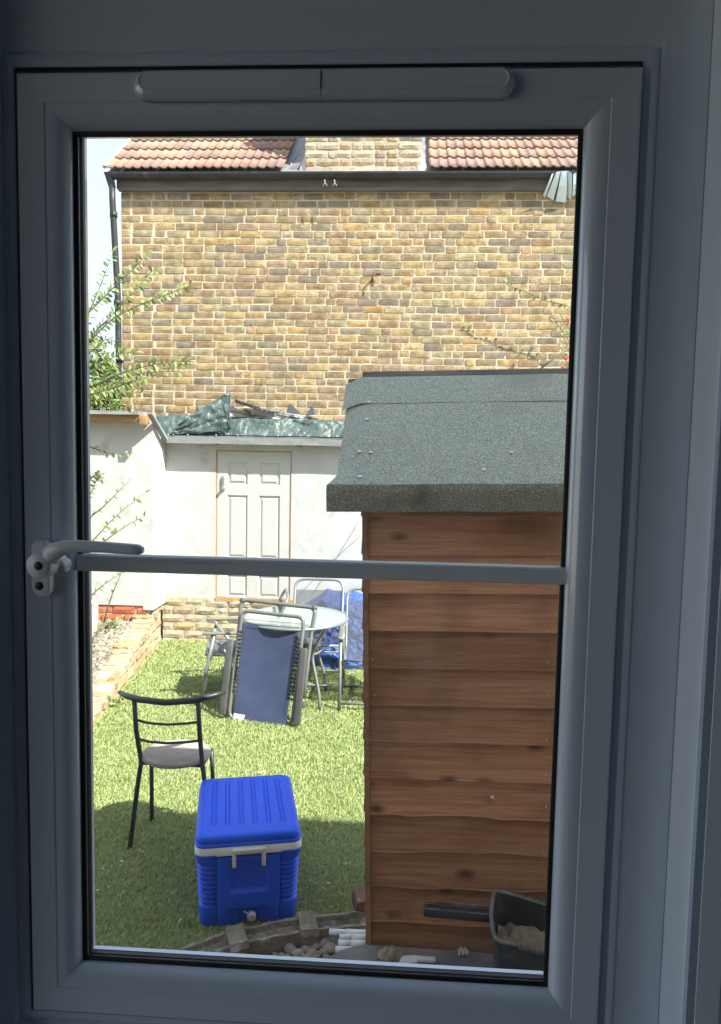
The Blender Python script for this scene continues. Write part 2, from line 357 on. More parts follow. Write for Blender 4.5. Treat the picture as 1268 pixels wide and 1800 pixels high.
sb_ = MB(); sb_.grid(lambda u, v: (-2.6+u*4.6, .8+v*(edge_y(-2.6+u*4.6)-.085-.8), -.004+.010*fbm((u*9, v*6, 1), 3)), 40, 20)
tag(link('soil_strip', sb_.mesh('soil_strip'), M['earth']), 'strip of soil between the house and the concrete edging', None, None, 'structure')
# grass blades
def build_grass():
    rs = np.random.RandomState(3); P = []
    for y0, dens in [(2.5+.25*i, 30000/(1+.45*(i*.25))) for i in range(19)]:
        n = int(dens*.25*2.75); x = rs.uniform(-2.45, .3, n); y = rs.uniform(y0, y0+.25, n); P.append(np.stack([x, y], 1))
    P = np.concatenate(P); x, y = P[:,0], P[:,1]
    ey = np.interp(x, [-2.6,-.75,-.60,-.345,-.11,.6], [2.0,2.60,2.725,2.84,2.90,2.95])
    keep = (y > ey+.02) & (y < 7.22) & (x > -2.39+(7.23-y)*(.28/2.37)+.01)
    keep &= ~((x > -.04) & (y < 3.3))
    x, y = x[keep], y[keep]; n = len(x)
    z = np.array([turf_h(a, b) for a, b in zip(x[::1], y[::1])])
    ang = rs.uniform(0, 2*pi, n); h = rs.uniform(.011, .024, n)*(1+.12*np.clip(y-3, 0, 4)); w = rs.uniform(.0014, .0026, n)*(1+.28*np.clip(y-2.6, 0, 5))
    lean = rs.uniform(.3, 1.25, n); la = rs.normal(.6, 1.1, n)
    dx, dy = np.cos(la)*lean*h, np.sin(la)*lean*h; wx, wy = np.cos(ang)*w, np.sin(ang)*w
    V = np.zeros((n, 5, 3), np.float32)
    V[:,0] = np.stack([x-wx, y-wy, z-.002], 1); V[:,1] = np.stack([x+wx, y+wy, z-.002], 1)
    V[:,2] = np.stack([x+wx*.8+dx*.35, y+wy*.8+dy*.35, z+h*.65], 1); V[:,3] = np.stack([x-wx*.8+dx*.35, y-wy*.8+dy*.35, z+h*.65], 1)
    V[:,4] = np.stack([x+dx, y+dy, z+h*.9], 1)
    base = np.arange(n)*5
    L = np.stack([base, base+1, base+2, base+3, base+3, base+2, base+4], 1).ravel()
    me = bpy.data.meshes.new('grass'); me.vertices.add(n*5); me.vertices.foreach_set('co', V.ravel())
    me.loops.add(n*7); me.loops.foreach_set('vertex_index', L.astype(np.int32))
    me.polygons.add(n*2); st = np.stack([np.arange(n)*7, np.arange(n)*7+4], 1).ravel(); tt = np.tile([4, 3], n)
    me.polygons.foreach_set('loop_start', st.astype(np.int32)); me.polygons.foreach_set('loop_total', tt.astype(np.int32))
    me.update(calc_edges=True)
    pal = np.array([[.33,.405,.145],[.39,.445,.18],[.27,.36,.14],[.43,.455,.22],[.48,.455,.25]])
    k = rs.choice(5, n, p=[.33,.27,.18,.14,.08]); c = pal[k]*rs.uniform(.8, 1.2, (n, 1))
    C = np.ones((n, 5, 4), np.float32); C[:,:,:3] = c[:,None,:]; a = me.color_attributes.new('bcol', 'FLOAT_COLOR', 'POINT'); a.data.foreach_set('color', C.ravel())
    return me
tag(link('grass', build_grass(), M['grass']), 'short curly blades of the green artificial turf', None, None, 'stuff')

# ------------------------------------------------------------------ own house: room round the camera, outer wall with the window opening
WX0, WX1, WZ0, WZ1 = -.43, .271, 1.285, 2.43
def slab_hole(y0, y1, x0, x1, z0, z1, hx0, hx1, hz0, hz1):
    m = MB(); m.box(x0, hx0, y0, y1, z0, z1); m.box(hx1, x1, y0, y1, z0, z1); m.box(hx0, hx1, y0, y1, z0, hz0); m.box(hx0, hx1, y0, y1, hz1, z1); return m
def setting(name, mb, m, label): return tag(link(name, mb.mesh(name), m), label, None, None, 'structure')
setting('wall', slab_hole(.655, .745, -2.2, 1.7, .3, 2.9, WX0, WX1, WZ0, WZ1), M['wall_in'], 'dark interior wall beside the window')
setting('outer_wall', slab_hole(.747, .80, -5, 5, -.3, 5.49, WX0-.004, WX1+.004, WZ0-.004, WZ1+.004), M['render_out'], 'outer face of the house wall round the window')
w2 = MB()                                   # left wall of the room with an unseen opening added to light the window frame
HY0, HY1, HZ0, HZ1 = -1.7, .62, .55, 2.8
w2.box(-2.3, -2.2, -3.4, HY0, .3, 2.9); w2.box(-2.3, -2.2, HY1, .745, .3, 2.9); w2.box(-2.3, -2.2, HY0, HY1, .3, HZ0); w2.box(-2.3, -2.2, HY0, HY1, HZ1, 2.9)
setting('side_wall', w2, M['wall_in'], 'interior side wall with an unseen opening added to let in light')
w3 = MB(); w3.box(1.7, 1.8, -3.4, .745, .3, 2.9); setting('partition_wall', w3, M['wall_in'], 'interior partition wall')
w4 = MB(); w4.box(-2.3, 1.8, -3.5, -3.4, .3, 2.9); setting('back_wall', w4, M['wall_in'], 'interior wall behind the viewer')
w5 = MB(); w5.box(-2.3, 1.8, -3.5, .745, 2.9, 3.0); setting('ceiling', w5, M['wall_in'], 'plain ceiling of the room')
w6 = MB(); w6.box(-2.3, 1.8, -3.5, .745, .2, .3); setting('floor', w6, M['floor_in'], 'wooden floor of the room')
rf = MB(); rf.prism([(.95, 5.58), (-3.4, 7.85), (-7.6, 5.58), (-7.6, 5.5), (.95, 5.5)], -5.3, 5.3, 'x'); setting('roof', rf, M['fascia'], 'roof and eaves of the viewing house')
ow = MB(); ow.box(2.2, 5, -7.2, .74, -.3, 5.49); ow.box(-2.3, 2.1, -7.2, -3.6, -.3, 5.49); ow.box(-2.3, 2.1, -3.5, .74, 3.1, 5.49)
setting('house_body', ow, M['render_out'], 'remaining bulk of the viewing house')

# ------------------------------------------------------------------ the window
win = thing('casement_window', 'white uPVC casement window with lever handle looking out to the garden', 'window', (-.085, .72, 1.3))
WO = Vector((-.085, .72, 1.3))
def wpart(name, mb, m, parent=win):
    mb.v = [tuple(Vector(p)-WO) for p in mb.v]
    o = link(name, mb.mesh(name), m, parent); return o
SX0, SX1, SZ0, SZ1 = -.3725, .2045, 1.362, 2.3025        # sash outer edge
BX0, BX1, BZ0, BZ1 = -.323, .158, 1.4115, 2.25         # bead edge round the glass
of = MB()
G = .0034
of.ring(SX0-G, SX1+G, SZ0-G, SZ1+G, [(0,.775),(0,.722),(.0008,.7172),(.003,.7152),(.0085,.7146),(.0135,.7165),(.0165,.7195),(.0175,.7205),(.0185,.7195),(.0215,.7186)])
wpart('outer_frame', of, M['upvc'])
gg = MB(); gg.ring(SX0, SX1, SZ0, SZ1, [(-.0002,.7110),(G*.5,.7118),(G+.0006,.7128)]); wpart('gap_shade', gg, M['rubber'])  # black strip laid in the sash gap to stand for its shade
of2 = MB(); xa, xb, za, zb = SX0-G-.0215, SX1+G+.0215, SZ0-G-.0215, SZ1+G+.0215
of2.ring(xa, xb, za, zb, [(0,.7186),(.0002,.7187),(.0002,.76)])
def frame_flat(x0, x1, z0, z1, ox0, ox1, oz0, oz1, y, yb):
    m = MB(); m.box(ox0, x0, y, yb, oz0, oz1); m.box(x1, ox1, y, yb, oz0, oz1); m.box(x0, x1, y, yb, oz0, z0); m.box(x0, x1, y, yb, z1, oz1); return m
wpart('frame_face', frame_flat(xa, xb, za, zb, WX0+.001, WX1-.001, WZ0+.001, WZ1-.001, .7186, .79), M['upvc'])
sash = MB()
ow_ = BX0-SX0
sash.ring(BX0, BX1, BZ0, BZ1, [(.0205,.7084),(.0215,.7084),(.0222,.7087),(.0232,.7075),(ow_-.003,.7062),(ow_-.001,.7072),(ow_,.7095),(ow_,.765)])
sash_o = wpart('sash', sash, M['upvc'])
bead = MB(); bead.ring(BX0, BX1, BZ0, BZ1, [(0,.7265),(.0002,.7242),(.0008,.7234),(.0016,.7236),(.0019,.7226),(.0027,.7196),(.0048,.7156),(.0078,.7122),(.0112,.7099),(.0146,.7088),(.0175,.7084),(.0205,.7084)], True)
wpart('glazing_bead', bead, M['upvc'], sash_o)
gx = MB(); gx.ring(BX0, BX1, BZ0, BZ1, [(.002,.7225),(-.0022,.7228),(-.0026,.7245),(-.0020,.7262)], True); wpart('gasket', gx, M['rubber'], sash_o)
OX0, OX1, OZ0, OZ1 = -.3285, .1645, 1.3975, 2.2615     # sight edge of the outer pane
sp = MB(); sp.ring(OX0, OX1, OZ0, OZ1, [(.001,.7272),(.001,.7465)]); wpart('spacer_bar', sp, M['spacer'], sash_o)
gk = MB(); gk.ring(OX0, OX1, OZ0, OZ1, [(.001,.7472),(-.0012,.7492),(-.0012,.7535),(.002,.756)]); wpart('gasket', gk, M['rubber'], sash_o)
ob = MB(); ob.ring(OX0, OX1, OZ0, OZ1, [(.0,.757),(.0,.7625),(.012,.774),(.045,.776)]); wpart('outer_bead', ob, M['upvc'], sash_o)
gl = MB(); gl.box(BX0-.004, BX1+.004, .727, .731, BZ0-.004, BZ1+.004); wpart('glass_pane', gl, M['glass'], sash_o)
gl2 = MB(); gl2.box(OX0-.002, OX1+.002, .7475, .7515, OZ0-.002, OZ1+.002); wpart('glass_pane', gl2, M['glass'], sash_o)
bar = MB(); zc = 1.8335
bar.prism([(.7268,zc-.0088),(.7215,zc-.0088),(.7188,zc-.0075),(.7186,zc+.002),(.7198,zc+.0035),(.7192,zc+.005),(.7205,zc+.0072),(.7235,zc+.0086),(.7268,zc+.0088)], BX0-.002, BX1+.0035, 'x')
wpart('glazing_bar', bar, M['upvc_handle'])
# trickle vent on the top rail
def slot(x0, x1, z0, z1, n=8):
    r = (z1-z0)/2; P = []
    for k in range(n+1): a = pi/2+pi*k/n; P.append((x0+r+r*cos(a), z0+r+r*sin(a)))
    for k in range(n+1): a = -pi/2+pi*k/n; P.append((x1-r+r*cos(a), z0+r+r*sin(a)))
    return P
vx0, vx1, vz0, vz1 = -.2575, .093, 2.2715, 2.2965
tv = MB()
for (x0, x1) in ((vx0, -.0828), (-.0822, vx1)):
    def pl(ins, y):
        P = slot(vx0+ins, vx1-ins, vz0+ins, vz1-ins*.4)
        return [(min(max(a, x0), x1), y, b) for a, b in P]
    lo = [pl(0,.7070), pl(0,.7015), pl(.002,.6985), pl(.006,.6968), pl(.0075,.6975)]
    n0 = len(lo[0]); vs = [p for q in lo for p in q]; fs = [(i*n0+k, i*n0+(k+1)%n0, (i+1)*n0+(k+1)%n0, (i+1)*n0+k) for i in range(4) for k in range(n0)]
    fs.append(tuple(4*n0+k for k in range(n0))); tv.add(vs, fs)
wpart('trickle_vent', tv, M['upvc'])
# lever handle
hp = MB(); 
def hx(px, py, Y): q = aty(px, py, Y); return q
hA, hB = aty(73, 948, .70), aty(72, 1050, .70); hcx, hz0, hz1 = (hA.x+hB.x)/2, hB.z, hA.z
P = [(a, b) for a, b in [(q[1], q[0]) for q in slot(hz0, hz1, hcx-.0098, hcx+.0098)]]
def hpl(s_, y): return [((a-hcx)*s_+hcx, y, (b-(hz0+hz1)/2)*(1-(1-s_)*.4)+(hz0+hz1)/2) for a, b in P]
lo = [hpl(1,.7075), hpl(1,.7015), hpl(.92,.699), hpl(.75,.6982)]
n0 = len(P); vs = [p for q in lo for p in q]; fs = [(i*n0+k, i*n0+(k+1)%n0, (i+1)*n0+(k+1)%n0, (i+1)*n0+k) for i in range(3) for k in range(n0)]; fs.append(tuple(3*n0+k for k in range(n0)))
hp.add(vs, fs, False)
handle = wpart('handle', hp, M['upvc_handle'])
lv = MB()
HY = .672
def cyl(mb, c, r, y0, y1, n=20, bev=.001):
    prof = [(0,y0),(r-bev,y0),(r,y0+bev),(r,y1)]
    vs = [(c.x+q*cos(2*pi*k/n), y, c.z+q*sin(2*pi*k/n)) for q, y in prof for k in range(n)]
    mb.add(vs, [(i*n+k, i*n+(k+1)%n, (i+1)*n+(k+1)%n, (i+1)*n+k) for i in range(3) for k in range(n)], True)
bc = aty(73, 993, HY); le = aty(255, 966, HY); hs = (le.x-bc.x)/.0985
cyl(lv, bc, .0122, HY-.006, .699)
pts = []; rr = []
for t, dx, dz, r in [(0,-.002,.001,.0105),(.12,.006,.006,.0098),(.25,.014,.0115,.0085),(.4,.024,.0150,.0068),(.55,.036,.0163,.0058),(.75,.06,.0160,.0054),(.92,.087,.0150,.0053),(.97,.0945,.0147,.0050),(1,.0985,.0145,.0028)]:
    pts.append((bc.x+dx*hs, HY+.013*max(0, 1-t*4)-.004*min(1,t*3), bc.z+dz*(le.z-bc.z)/.0145)); rr.append(r)
lv.tube(pts, rr, 14)
wpart('lever', lv, M['upvc_handle'], handle)
bt = MB(); bq = aty(108, 993, .69); cyl(bt, bq, .0062, .684, .699, 14); bt.rbox(bq.x-.007, bq.x+.0055, .686, .699, bq.z-.007, bq.z+.0035, .002); wpart('push_button', bt, M['white_plastic'], handle)
ky = MB(); cyl(ky, bc, .0042, HY-.0066, HY-.004, 14, .0003); cyl(ky, aty(69, 1030, .698), .0042, .6975, .6995, 14, .0003); wpart('screw', ky, M['rubber'], handle)
# reveal trim on the right and the sill board under the frame
rv = MB(); rv.prism([(.2705,.7185),(.2705,.6655),(.2712,.6618),(.2722,.6602),(.2734,.6614),(.2742,.6598),(.2762,.6572),(.279,.6545),(.30,.6545),(.30,.7185)], 1.27, 2.44, 'z')
rv.v = [(x, y, z) for x, y, z in rv.v]; tag(link('reveal', rv.mesh('reveal'), M['reveal']), 'pale moulded lining of the window reveal', None, None, 'structure')
sl_ = MB(); sl_.rbox(-.5, .34, .60, .7185, 1.255, 1.283, .006); tag(link('window_board', sl_.mesh('window_board'), M['upvc'])
    , 'white window board under the casement frame', None, None, 'structure')

# ------------------------------------------------------------------ bricks
def brick_mb(L, H, D, seed, rough=.003):
    r = random.Random(seed); m = MB(); nu, nv = 5, 2
    fr = {}
    for i in range(nu+1):
        for j in range(nv+1):
            x = -L/2+L*i/nu; z = -H/2+H*j/nv; edge = i in (0,nu) or j in (0,nv)
            y = r.uniform(0, rough)+(rough*1.2 if edge else -rough*.4)
            if edge: x += r.uniform(-1,1)*rough*.8; z += r.uniform(-1,1)*rough*.8
            if i in (0,nu) and j in (0,nv): x *= 1-rough/L*1.6; z *= 1-rough/H*1.4
            fr[i,j] = len(m.v); m.v.append((x, y, z))
    for i in range(nu):
        for j in range(nv): m.f.append((fr[i,j], fr[i+1,j], fr[i+1,j+1], fr[i,j+1])); m.sm.append(False)
    loop = [(i,0) for i in range(nu)]+[(nu,j) for j in range(nv)]+[(i,nv) for i in range(nu,0,-1)]+[(0,j) for j in range(nv,0,-1)]
    b = len(m.v)
    for q in loop: x, y, z = m.v[fr[q]]; m.v.append((x, D, z))
    n = len(loop)
    for k in range(n): m.f.append((fr[loop[k]], b+k, b+(k+1)%n, fr[loop[(k+1)%n]])); m.sm.append(False)
    return m
STOCK = [(.43,.305,.15),(.26,.22,.17),(.40,.285,.145),(.36,.26,.14),(.46,.35,.19),(.33,.24,.145),(.41,.275,.15),(.43,.33,.2),(.48,.33,.14),(.29,.23,.165),(.38,.28,.18),(.41,.285,.175),(.36,.275,.165)]
def jit(c, r, a=.14): k = 1+r.uniform(-a, a); return tuple(max(.01, x*k*(1+r.uniform(-.05,.05))) for x in c)
class Bricks:
    def __init__(s, pal, mtl, L, H, D, hl, nvar=(26, 12), seed=1, rough=.003):
        r = random.Random(seed); s.m = mtl; s.vars = {}
        for kind, ln, n in (('s', L, nvar[0]), ('h', hl, nvar[1])):
            s.vars[kind] = []
            for k in range(n):
                c = jit(pal[k % len(pal)] if k < len(pal) else r.choice(pal), r); mb = brick_mb(ln, H, D, seed*100+k+(50 if kind == 'h' else 0), rough)
                me = mb.mesh('brick', c); me.materials.append(mtl); s.vars[kind].append((mb, c, me))
        s.r = r
    def pick(s, kind): return s.r.choice(s.vars[kind])

house = thing('brick_house', 'yellow stock brick house with red tiled roof behind the white outbuilding', 'house', (-3.09, 8.03, 0))
HO = Vector((-3.09, 8.03, 0))
def hpart(name, mb, m, parent=house, col=None):
    mb.v = [tuple(Vector(p)-HO) for p in mb.v]; return link(name, mb.mesh(name, col), m, parent)
hw = MB(); hw.box(-3.087, 4.2, 8.037, 8.4, -.1, 4.69); hw.box(-3.087, 4.2, 8.4, 13, -.1, 4.69)
hwall = hpart('wall', hw, M['mortar'])
CP = .0778
bk = Bricks(STOCK, M['brick'], .2085, .0622, .03, .100, seed=5, rough=.0018)
rb = random.Random(11); cand = []
z = 4.672
while z > 2.02:
    zc_ = z-CP/2; x = -3.09
    x += 0 if rb.random() < .5 else 0
    first = True; run = 0; x0_ = rb.choice((0, .03, .055, .08)); x -= 0
    while x < 4.05:
        if first: kind = 'h' if rb.random() < .5 else 's'; first = False
        else: kind = 'h' if (rb.random() < .3 and run > 0) else 's'
        run = 0 if kind == 'h' else run+1
        ln = (.2085 if kind == 's' else .100)
        if x0_: x += 0
        cand.append((x+ln/2, zc_+rb.uniform(-.0022,.0022)+.004*sin(x*1.7+z*3), kind)); x += ln+.0105+rb.uniform(0,.008)+(x0_*.25 if run < 2 and x < -2.5 else 0)
    z -= CP
# the 300 stretchers that stand freest in view are single bricks, the rest one part
def score(b):
    x, zz, k = b
    s = 0 if k == 's' else 5
    if x < -2.75 or x > 1.55 or zz < 2.5 or zz > 4.5: s += 3
    if x > -.15 and zz < 2.62: s += 5
    return s+abs(zz-3.7)*.3
order = sorted(range(len(cand)), key=lambda i: score(cand[i])); single = set(order[:300])
rest = MB(); rc = []
for i, (x, zz, kind) in enumerate(cand):
    mb, c, me = bk.pick(kind); dy = rb.uniform(-.0035, .002)
    if i in single:
        o = link('brick', me, None, hwall, Vector((x, 8.03+dy, zz))-HO); o.rotation_euler = (0, rb.uniform(-.006,.006), 0)
    else:
        rest.add([(p[0]+x, p[1]+8.03+dy, p[2]+zz) for p in mb.v], mb.f); rc += [c+(1,)]*len(mb.v)
tag(hpart('brick_coursing', rest, M['brick'], hwall, np.array(rc)), kind='stuff')
# gutter, fascia, downpipe
fa = MB(); fa.box(-3.12, 4.2, 7.985, 8.029, 4.70, 4.80); fa.box(-3.10, 4.2, 7.97, 8.02, 4.675, 4.705)
hpart('fascia_board', fa, M['fascia'])
gm = MB()
def gut(x0, x1):
    n = 10; vs = []
    for x in (x0, x1):
        for k in range(n+1): a = pi+pi*k/n; vs.append((x, 7.935+.055*cos(a), 4.835+.062*sin(a)))
        for k in range(n+1): a = 2*pi-pi*k/n; vs.append((x, 7.935+.051*cos(a), 4.835+.058*sin(a)))
    m = 2*(n+1); fs = [(k, (k+1)%m, m+(k+1)%m, m+k) for k in range(m)]+[tuple(range(m)), tuple(reversed(range(m, 2*m)))]
    gm.add(vs, fs)
gut(-3.155, -1.48); gut(-1.475, .13); gut(.135, 2.4)
for xx in (-1.48, .13): 
    for k in range(9):
        a = pi+pi*k/9; a2 = pi+pi*(k+1)/9
        gm.add([(xx-.03, 7.935+.058*cos(a), 4.835+.065*sin(a)), (xx+.03, 7.935+.058*cos(a), 4.835+.065*sin(a)), (xx+.03, 7.935+.058*cos(a2), 4.835+.065*sin(a2)), (xx-.03, 7.935+.058*cos(a2), 4.835+.065*sin(a2))], [(0,1,2,3)])
for k in range(12): xx = -2.9+k*.48; gm.box(xx, xx+.018, 7.988, 7.992, 4.74, 4.82)
gut_o = hpart('gutter', gm, M['gutter'])
dp = MB(); 
vs = [Vector(p) for p in ((-3.225,7.90,4.84),(-3.15,7.885,4.84),(-3.15,7.985,4.84),(-3.225,7.985,4.84),(-3.185,7.925,4.70),(-3.125,7.92,4.70),(-3.125,7.98,4.70),(-3.185,7.98,4.70))]
dp.add(vs, ((3,2,1,0),(4,5,6,7),(0,1,5,4),(1,2,6,5),(2,3,7,6),(3,0,4,7)))
dp.tube([(-3.155,7.95,4.72),(-3.152,7.95,4.55),(-3.145,7.965,4.3),(-3.118,7.99,3.6),(-3.112,8.0,2.4),(-3.11,8.0,.1)], .034, 10)
for zz in (4.42, 3.5, 2.9): dp.tube([(-3.147+.03*(4.42-zz),7.965+.02*(4.42-zz),zz+.03),(-3.147+.03*(4.42-zz),7.965+.02*(4.42-zz),zz-.03)], .041, 10)
hpart('downpipe', dp, M['gutter'])
cl = MB()
for px in (571, 588):
    p = aty(px, 316, 7.87); cl.tube([p, p+Vector((.004,-.004,-.03)), p+Vector((-.02,-.004,-.07))], .006, 6); cl.tube([p+Vector((.004,-.004,-.03)), p+Vector((.028,-.004,-.065))], .005, 6)
hpart('gutter_clip', cl, M['felt_grey'], gut_o)
br_ = MB(); p = aty(662, 482, 8.0); br_.tube([p, p+Vector((-.035,-.03,-.01)), p+Vector((-.05,-.03,-.10))], .010, 6); br_.tube([p, p+Vector((.05,-.02,.0))], .010, 6); hpart('wall_bracket', br_, M['rust'])
# roof slopes, tiles and chimney
SL = radians(38); gauge = .31
def slope_pt(x, s, h=0): return Vector((x, 7.915+s*cos(SL)-h*sin(SL), 4.865+s*sin(SL)+h*cos(SL)))
rs_ = MB()
a = [slope_pt(-3.2, 0, -.03), slope_pt(4.2, 0, -.03), slope_pt(4.2, 3.2, -.03), slope_pt(-3.2, 3.2, -.03)]
b_ = [p-Vector((0,0,.02)) for p in a]; rs_.add(a+b_, ((0,1,2,3),(7,6,5,4),(0,4,5,1),(1,5,6,2),(2,6,7,3),(3,7,4,0)))
roof_o = hpart('roof', rs_, M['lead'])
TW = .190
def tile_mb(seed):
    r = random.Random(seed); m = MB(); n = 12; prof = []
    for k in range(n+1):
        t = k/n*2 % 1.0 if k < n else 1.0
        x = TW*k/n; q = (k/n*2) % 1.0
        h = .017*max(0, sin(pi*min(1, q/.55))) if q < .55 else 0
        prof.append((x, h))
    ln = gauge+.06
    for s, lift in ((0, .023), (ln, .003)):
        for x, h in prof: m.v.append((x, s, h+lift+r.uniform(-.001,.001)))
    for x, h in prof: m.v.append((x, .004, h+.023-.013))
    w = n+1
    for k in range(n): m.f += [(k, k+1, w+k+1, w+k), (k+1, k, 2*w+k, 2*w+k+1)]; m.sm += [True, False]
    return m
TPAL = [(.37,.235,.175),(.34,.215,.165),(.39,.255,.19),(.33,.225,.18),(.37,.245,.185),(.32,.22,.175)]
tv_ = []
for k in range(16):
    r = random.Random(k+40); me = tile_mb(k).mesh('roof_tile', jit(TPAL[k % 6], r, .1)); me.materials.append(M['tile']); tv_.append(me)
Rm = Matrix.Rotation(SL, 4, 'X')
for row in range(8):
    off = 0
    for ci in range(38):
        x = -3.22 + ci*TW
        if x > 2.5 or (-1.33 < x < .10): continue
        if row > 5 and ci % 1: continue
        if row >= 6: continue
        o = link('roof_tile', rnd.choice(tv_), None, roof_o); p = slope_pt(x, row*gauge, 0)
        o.matrix_local = Matrix.Translation(p-HO+Vector((0,0,rnd.uniform(-.002,.003)))) @ Rm @ Matrix.Rotation(rnd.uniform(-.008,.008), 4, 'Z')
hp2 = MB(); hp2.tube([slope_pt(-3.215, 0, .03), slope_pt(-3.215, 1.9, .03)], .02, 6); hpart('verge', hp2, M['pale_mortar'])
ch = MB(); ch.box(-1.095, .09, 8.002, 8.5, 4.84, 6.4); chim = hpart('chimney', ch, M['pale_mortar'])
cb = Bricks([(.46,.37,.27),(.42,.33,.24),(.46,.32,.24),(.48,.39,.29),(.36,.29,.22),(.44,.34,.2)], M['pale_brick'], .235, .068, .03, .11, nvar=(12, 6), seed=9, rough=.005)
z = 4.885; row = 0
while z < 5.6:
    x = -1.1; 
    if row % 2: mbk = 'h'
    else: mbk = 's'
    while x < .04:
        kind = mbk if x < -1.05 else ('h' if rb.random() < .3 else 's'); ln = .235 if kind == 's' else .11
        if x+ln > .12: kind, ln = 'h', .11
        if x+ln > .13: break
        o = link('brick', cb.pick(kind)[2], None, chim, Vector((x+ln/2, 7.99+rb.uniform(-.004,.003), z))-HO); x += ln+.012
    z += .0835; row += 1
fl = MB()
def quad_px(mb, pts, Y, th=.01):
    P = [aty(px, py, yy) for px, py, yy in pts]; n = len(P); mb.add(P+[p+Vector((0, th, 0)) for p in P], [tuple(range(n)), tuple(reversed(range(n, 2*n)))]+[(i, i+n, (i+1)%n+n, (i+1)%n) for i in range(n)])
quad_px(fl, [(538,258,8.3),(530,268,8.25),(513,285,8.1),(508,296,8.03),(520,300,7.99),(531,287,8.0),(537,270,8.1)], 0)
quad_px(fl, [(537,272,7.98),(529,290,7.98),(524,305,7.96),(530,312,7.96),(537,312,7.97)], 0)
hpart('lead_flashing', fl, M['lead'])
fl2 = MB(); quad_px(fl2, [(733,252,8.3),(742,266,8.25),(750,290,8.05),(752,306,7.97),(738,310,7.97),(734,290,8.0)], 0); hpart('mortar_fillet', fl2, M['block_pale'])
fl3 = MB(); fl3.box(-1.1, .095, 7.975, 8.0, 4.832, 4.848); hpart('chimney_flashing', fl3, M['lead'])

# pale strips by the gutter, standing in for a reflection in the glass
st = thing('reflection_strips', 'fan of pale blue strips modelled in place of a reflection in the glass', 'reflection', aty(990, 305, 7.84))
so = Vector(st.location)
for (a, b, c, d) in [((978,302),(986,301),(973,352),(961,345)),((987,301),(998,300),(995,356),(977,354)),((999,300),(1006,305),(1004,352),(997,345)),((1008,306),(1016,302),(1016,338),(1006,346)),((970,306),(974,304),(958,348),(955,343))]:
    m = MB(); P = [aty(*q, yq) for q, yq in zip((a, b, c, d), (7.865, 7.868, 8.012, 8.012))]; mid = [(P[0]+P[3])/2+Vector((0,-.02,0)), (P[1]+P[2])/2+Vector((0,-.02,0))]
    V = [P[0],P[1],mid[1],P[2],P[3],mid[0]]; m.add([v-so for v in V]+[v-so+Vector((0,.003,0)) for v in V], [(0,1,2,5),(5,2,3,4),(6,11,8,7),(11,10,9,8),(0,6,7,1),(1,7,8,2),(2,8,9,3),(3,9,10,4),(4,10,11,5),(5,11,6,0)])
    part('strip', m, M['strip_blue'], st)

# ------------------------------------------------------------------ white outbuilding and garden wall
WY = 7.23
ob_ = thing('outbuilding', 'white painted lean-to outbuilding with panelled door and pale brick base', 'outbuilding', (-2.45, WY, 0)); BO = Vector((-2.45, WY, 0))
def bpart(name, mb, m, parent=ob_, col=None):
    mb.v = [tuple(Vector(p)-BO) for p in mb.v]; return link(name, mb.mesh(name, col), m, parent)
DX0, DX1, DZ0, DZ1 = -1.845, -1.09, .455, 1.94
fw = MB(); fw.box(-2.3495, DX0, WY, WY+.1, .45, 2.07); fw.box(DX1, 2.2, WY, WY+.1, .45, 2.07); fw.box(DX0, DX1, WY, WY+.1, DZ1, 2.07)
bpart('front_wall', fw, M['white_render'])
rw = MB()
rw.add([(-2.35,6.85,.40),(-2.35,7.28,.40),(-2.35,7.28,2.05),(-2.35,6.85,2.245),(-2.45,6.85,.40),(-2.45,7.28,.40),(-2.45,7.28,2.05),(-2.45,6.85,2.245)], ((0,1,2,3),(7,6,5,4),(0,3,7,4),(1,5,6,2),(3,2,6,7),(0,4,5,1)))
bpart('return_wall', rw, M['white_render'])
rt = MB(); rt.add([(-2.35,6.70,2.275),(-2.30,6.70,2.275),(-2.28,7.08,2.055),(-2.33,7.08,2.055),(-2.35,6.70,2.255),(-2.30,6.70,2.255),(-2.28,7.08,2.02),(-2.33,7.08,2.02)], ((0,1,2,3),(7,6,5,4),(0,4,5,1),(1,5,6,2),(2,6,7,3),(3,7,4,0)))
bpart('verge_strip', rt, M['felt_grey'])
fs_ = MB(); fs_.grid(lambda u, v: (-2.335+u*4.5, 7.085+.004*fbm((u*20,v*3,2),2)+.006*v, 2.07-.072*v-.012*sin(u*3.0)*(1-v)*.5+.004*fbm((u*14,0,5),2)), 60, 3)
fs_.grid(lambda u, v: (-2.335+u*4.5, 7.085+v*.18, 2.07+.02*v), 30, 2); bpart('felt_strip', fs_, M['felt_grey'])
sf = MB(); sf.box(-2.33, 2.2, 7.10, WY-.001, 2.015, 2.06); bpart('soffit', sf, M['grey_timber'])
nl = MB()
for k, px in enumerate((296, 305, 330, 380, 418, 489, 541, 595)):
    p = aty(px, 764+.01*(px-296), 7.08); nl.sphere(p, .007, 6, 4)
bpart('clout_nail', nl, M['nail'])
hk = MB()
for px, py in ((381, 779), (527, 783)):
    p = aty(px, py, 7.2); hk.box(p.x-.022, p.x+.022, 7.12, 7.228, p.z-.011, p.z+.011)
bpart('rafter_end', hk, M['fascia'])
rl = MB(); rl.add([(-2.34,7.1,2.062),(2.2,7.1,2.062),(2.2,8.03,2.22),(-2.34,8.03,2.22),(-2.34,7.1,2.03),(2.2,7.1,2.03),(2.2,8.03,2.19),(-2.34,8.03,2.19)], ((0,1,2,3),(7,6,5,4),(0,4,5,1),(1,5,6,2),(2,6,7,3),(3,7,4,0)))
bpart('roof_deck', rl, M['felt_grey'])
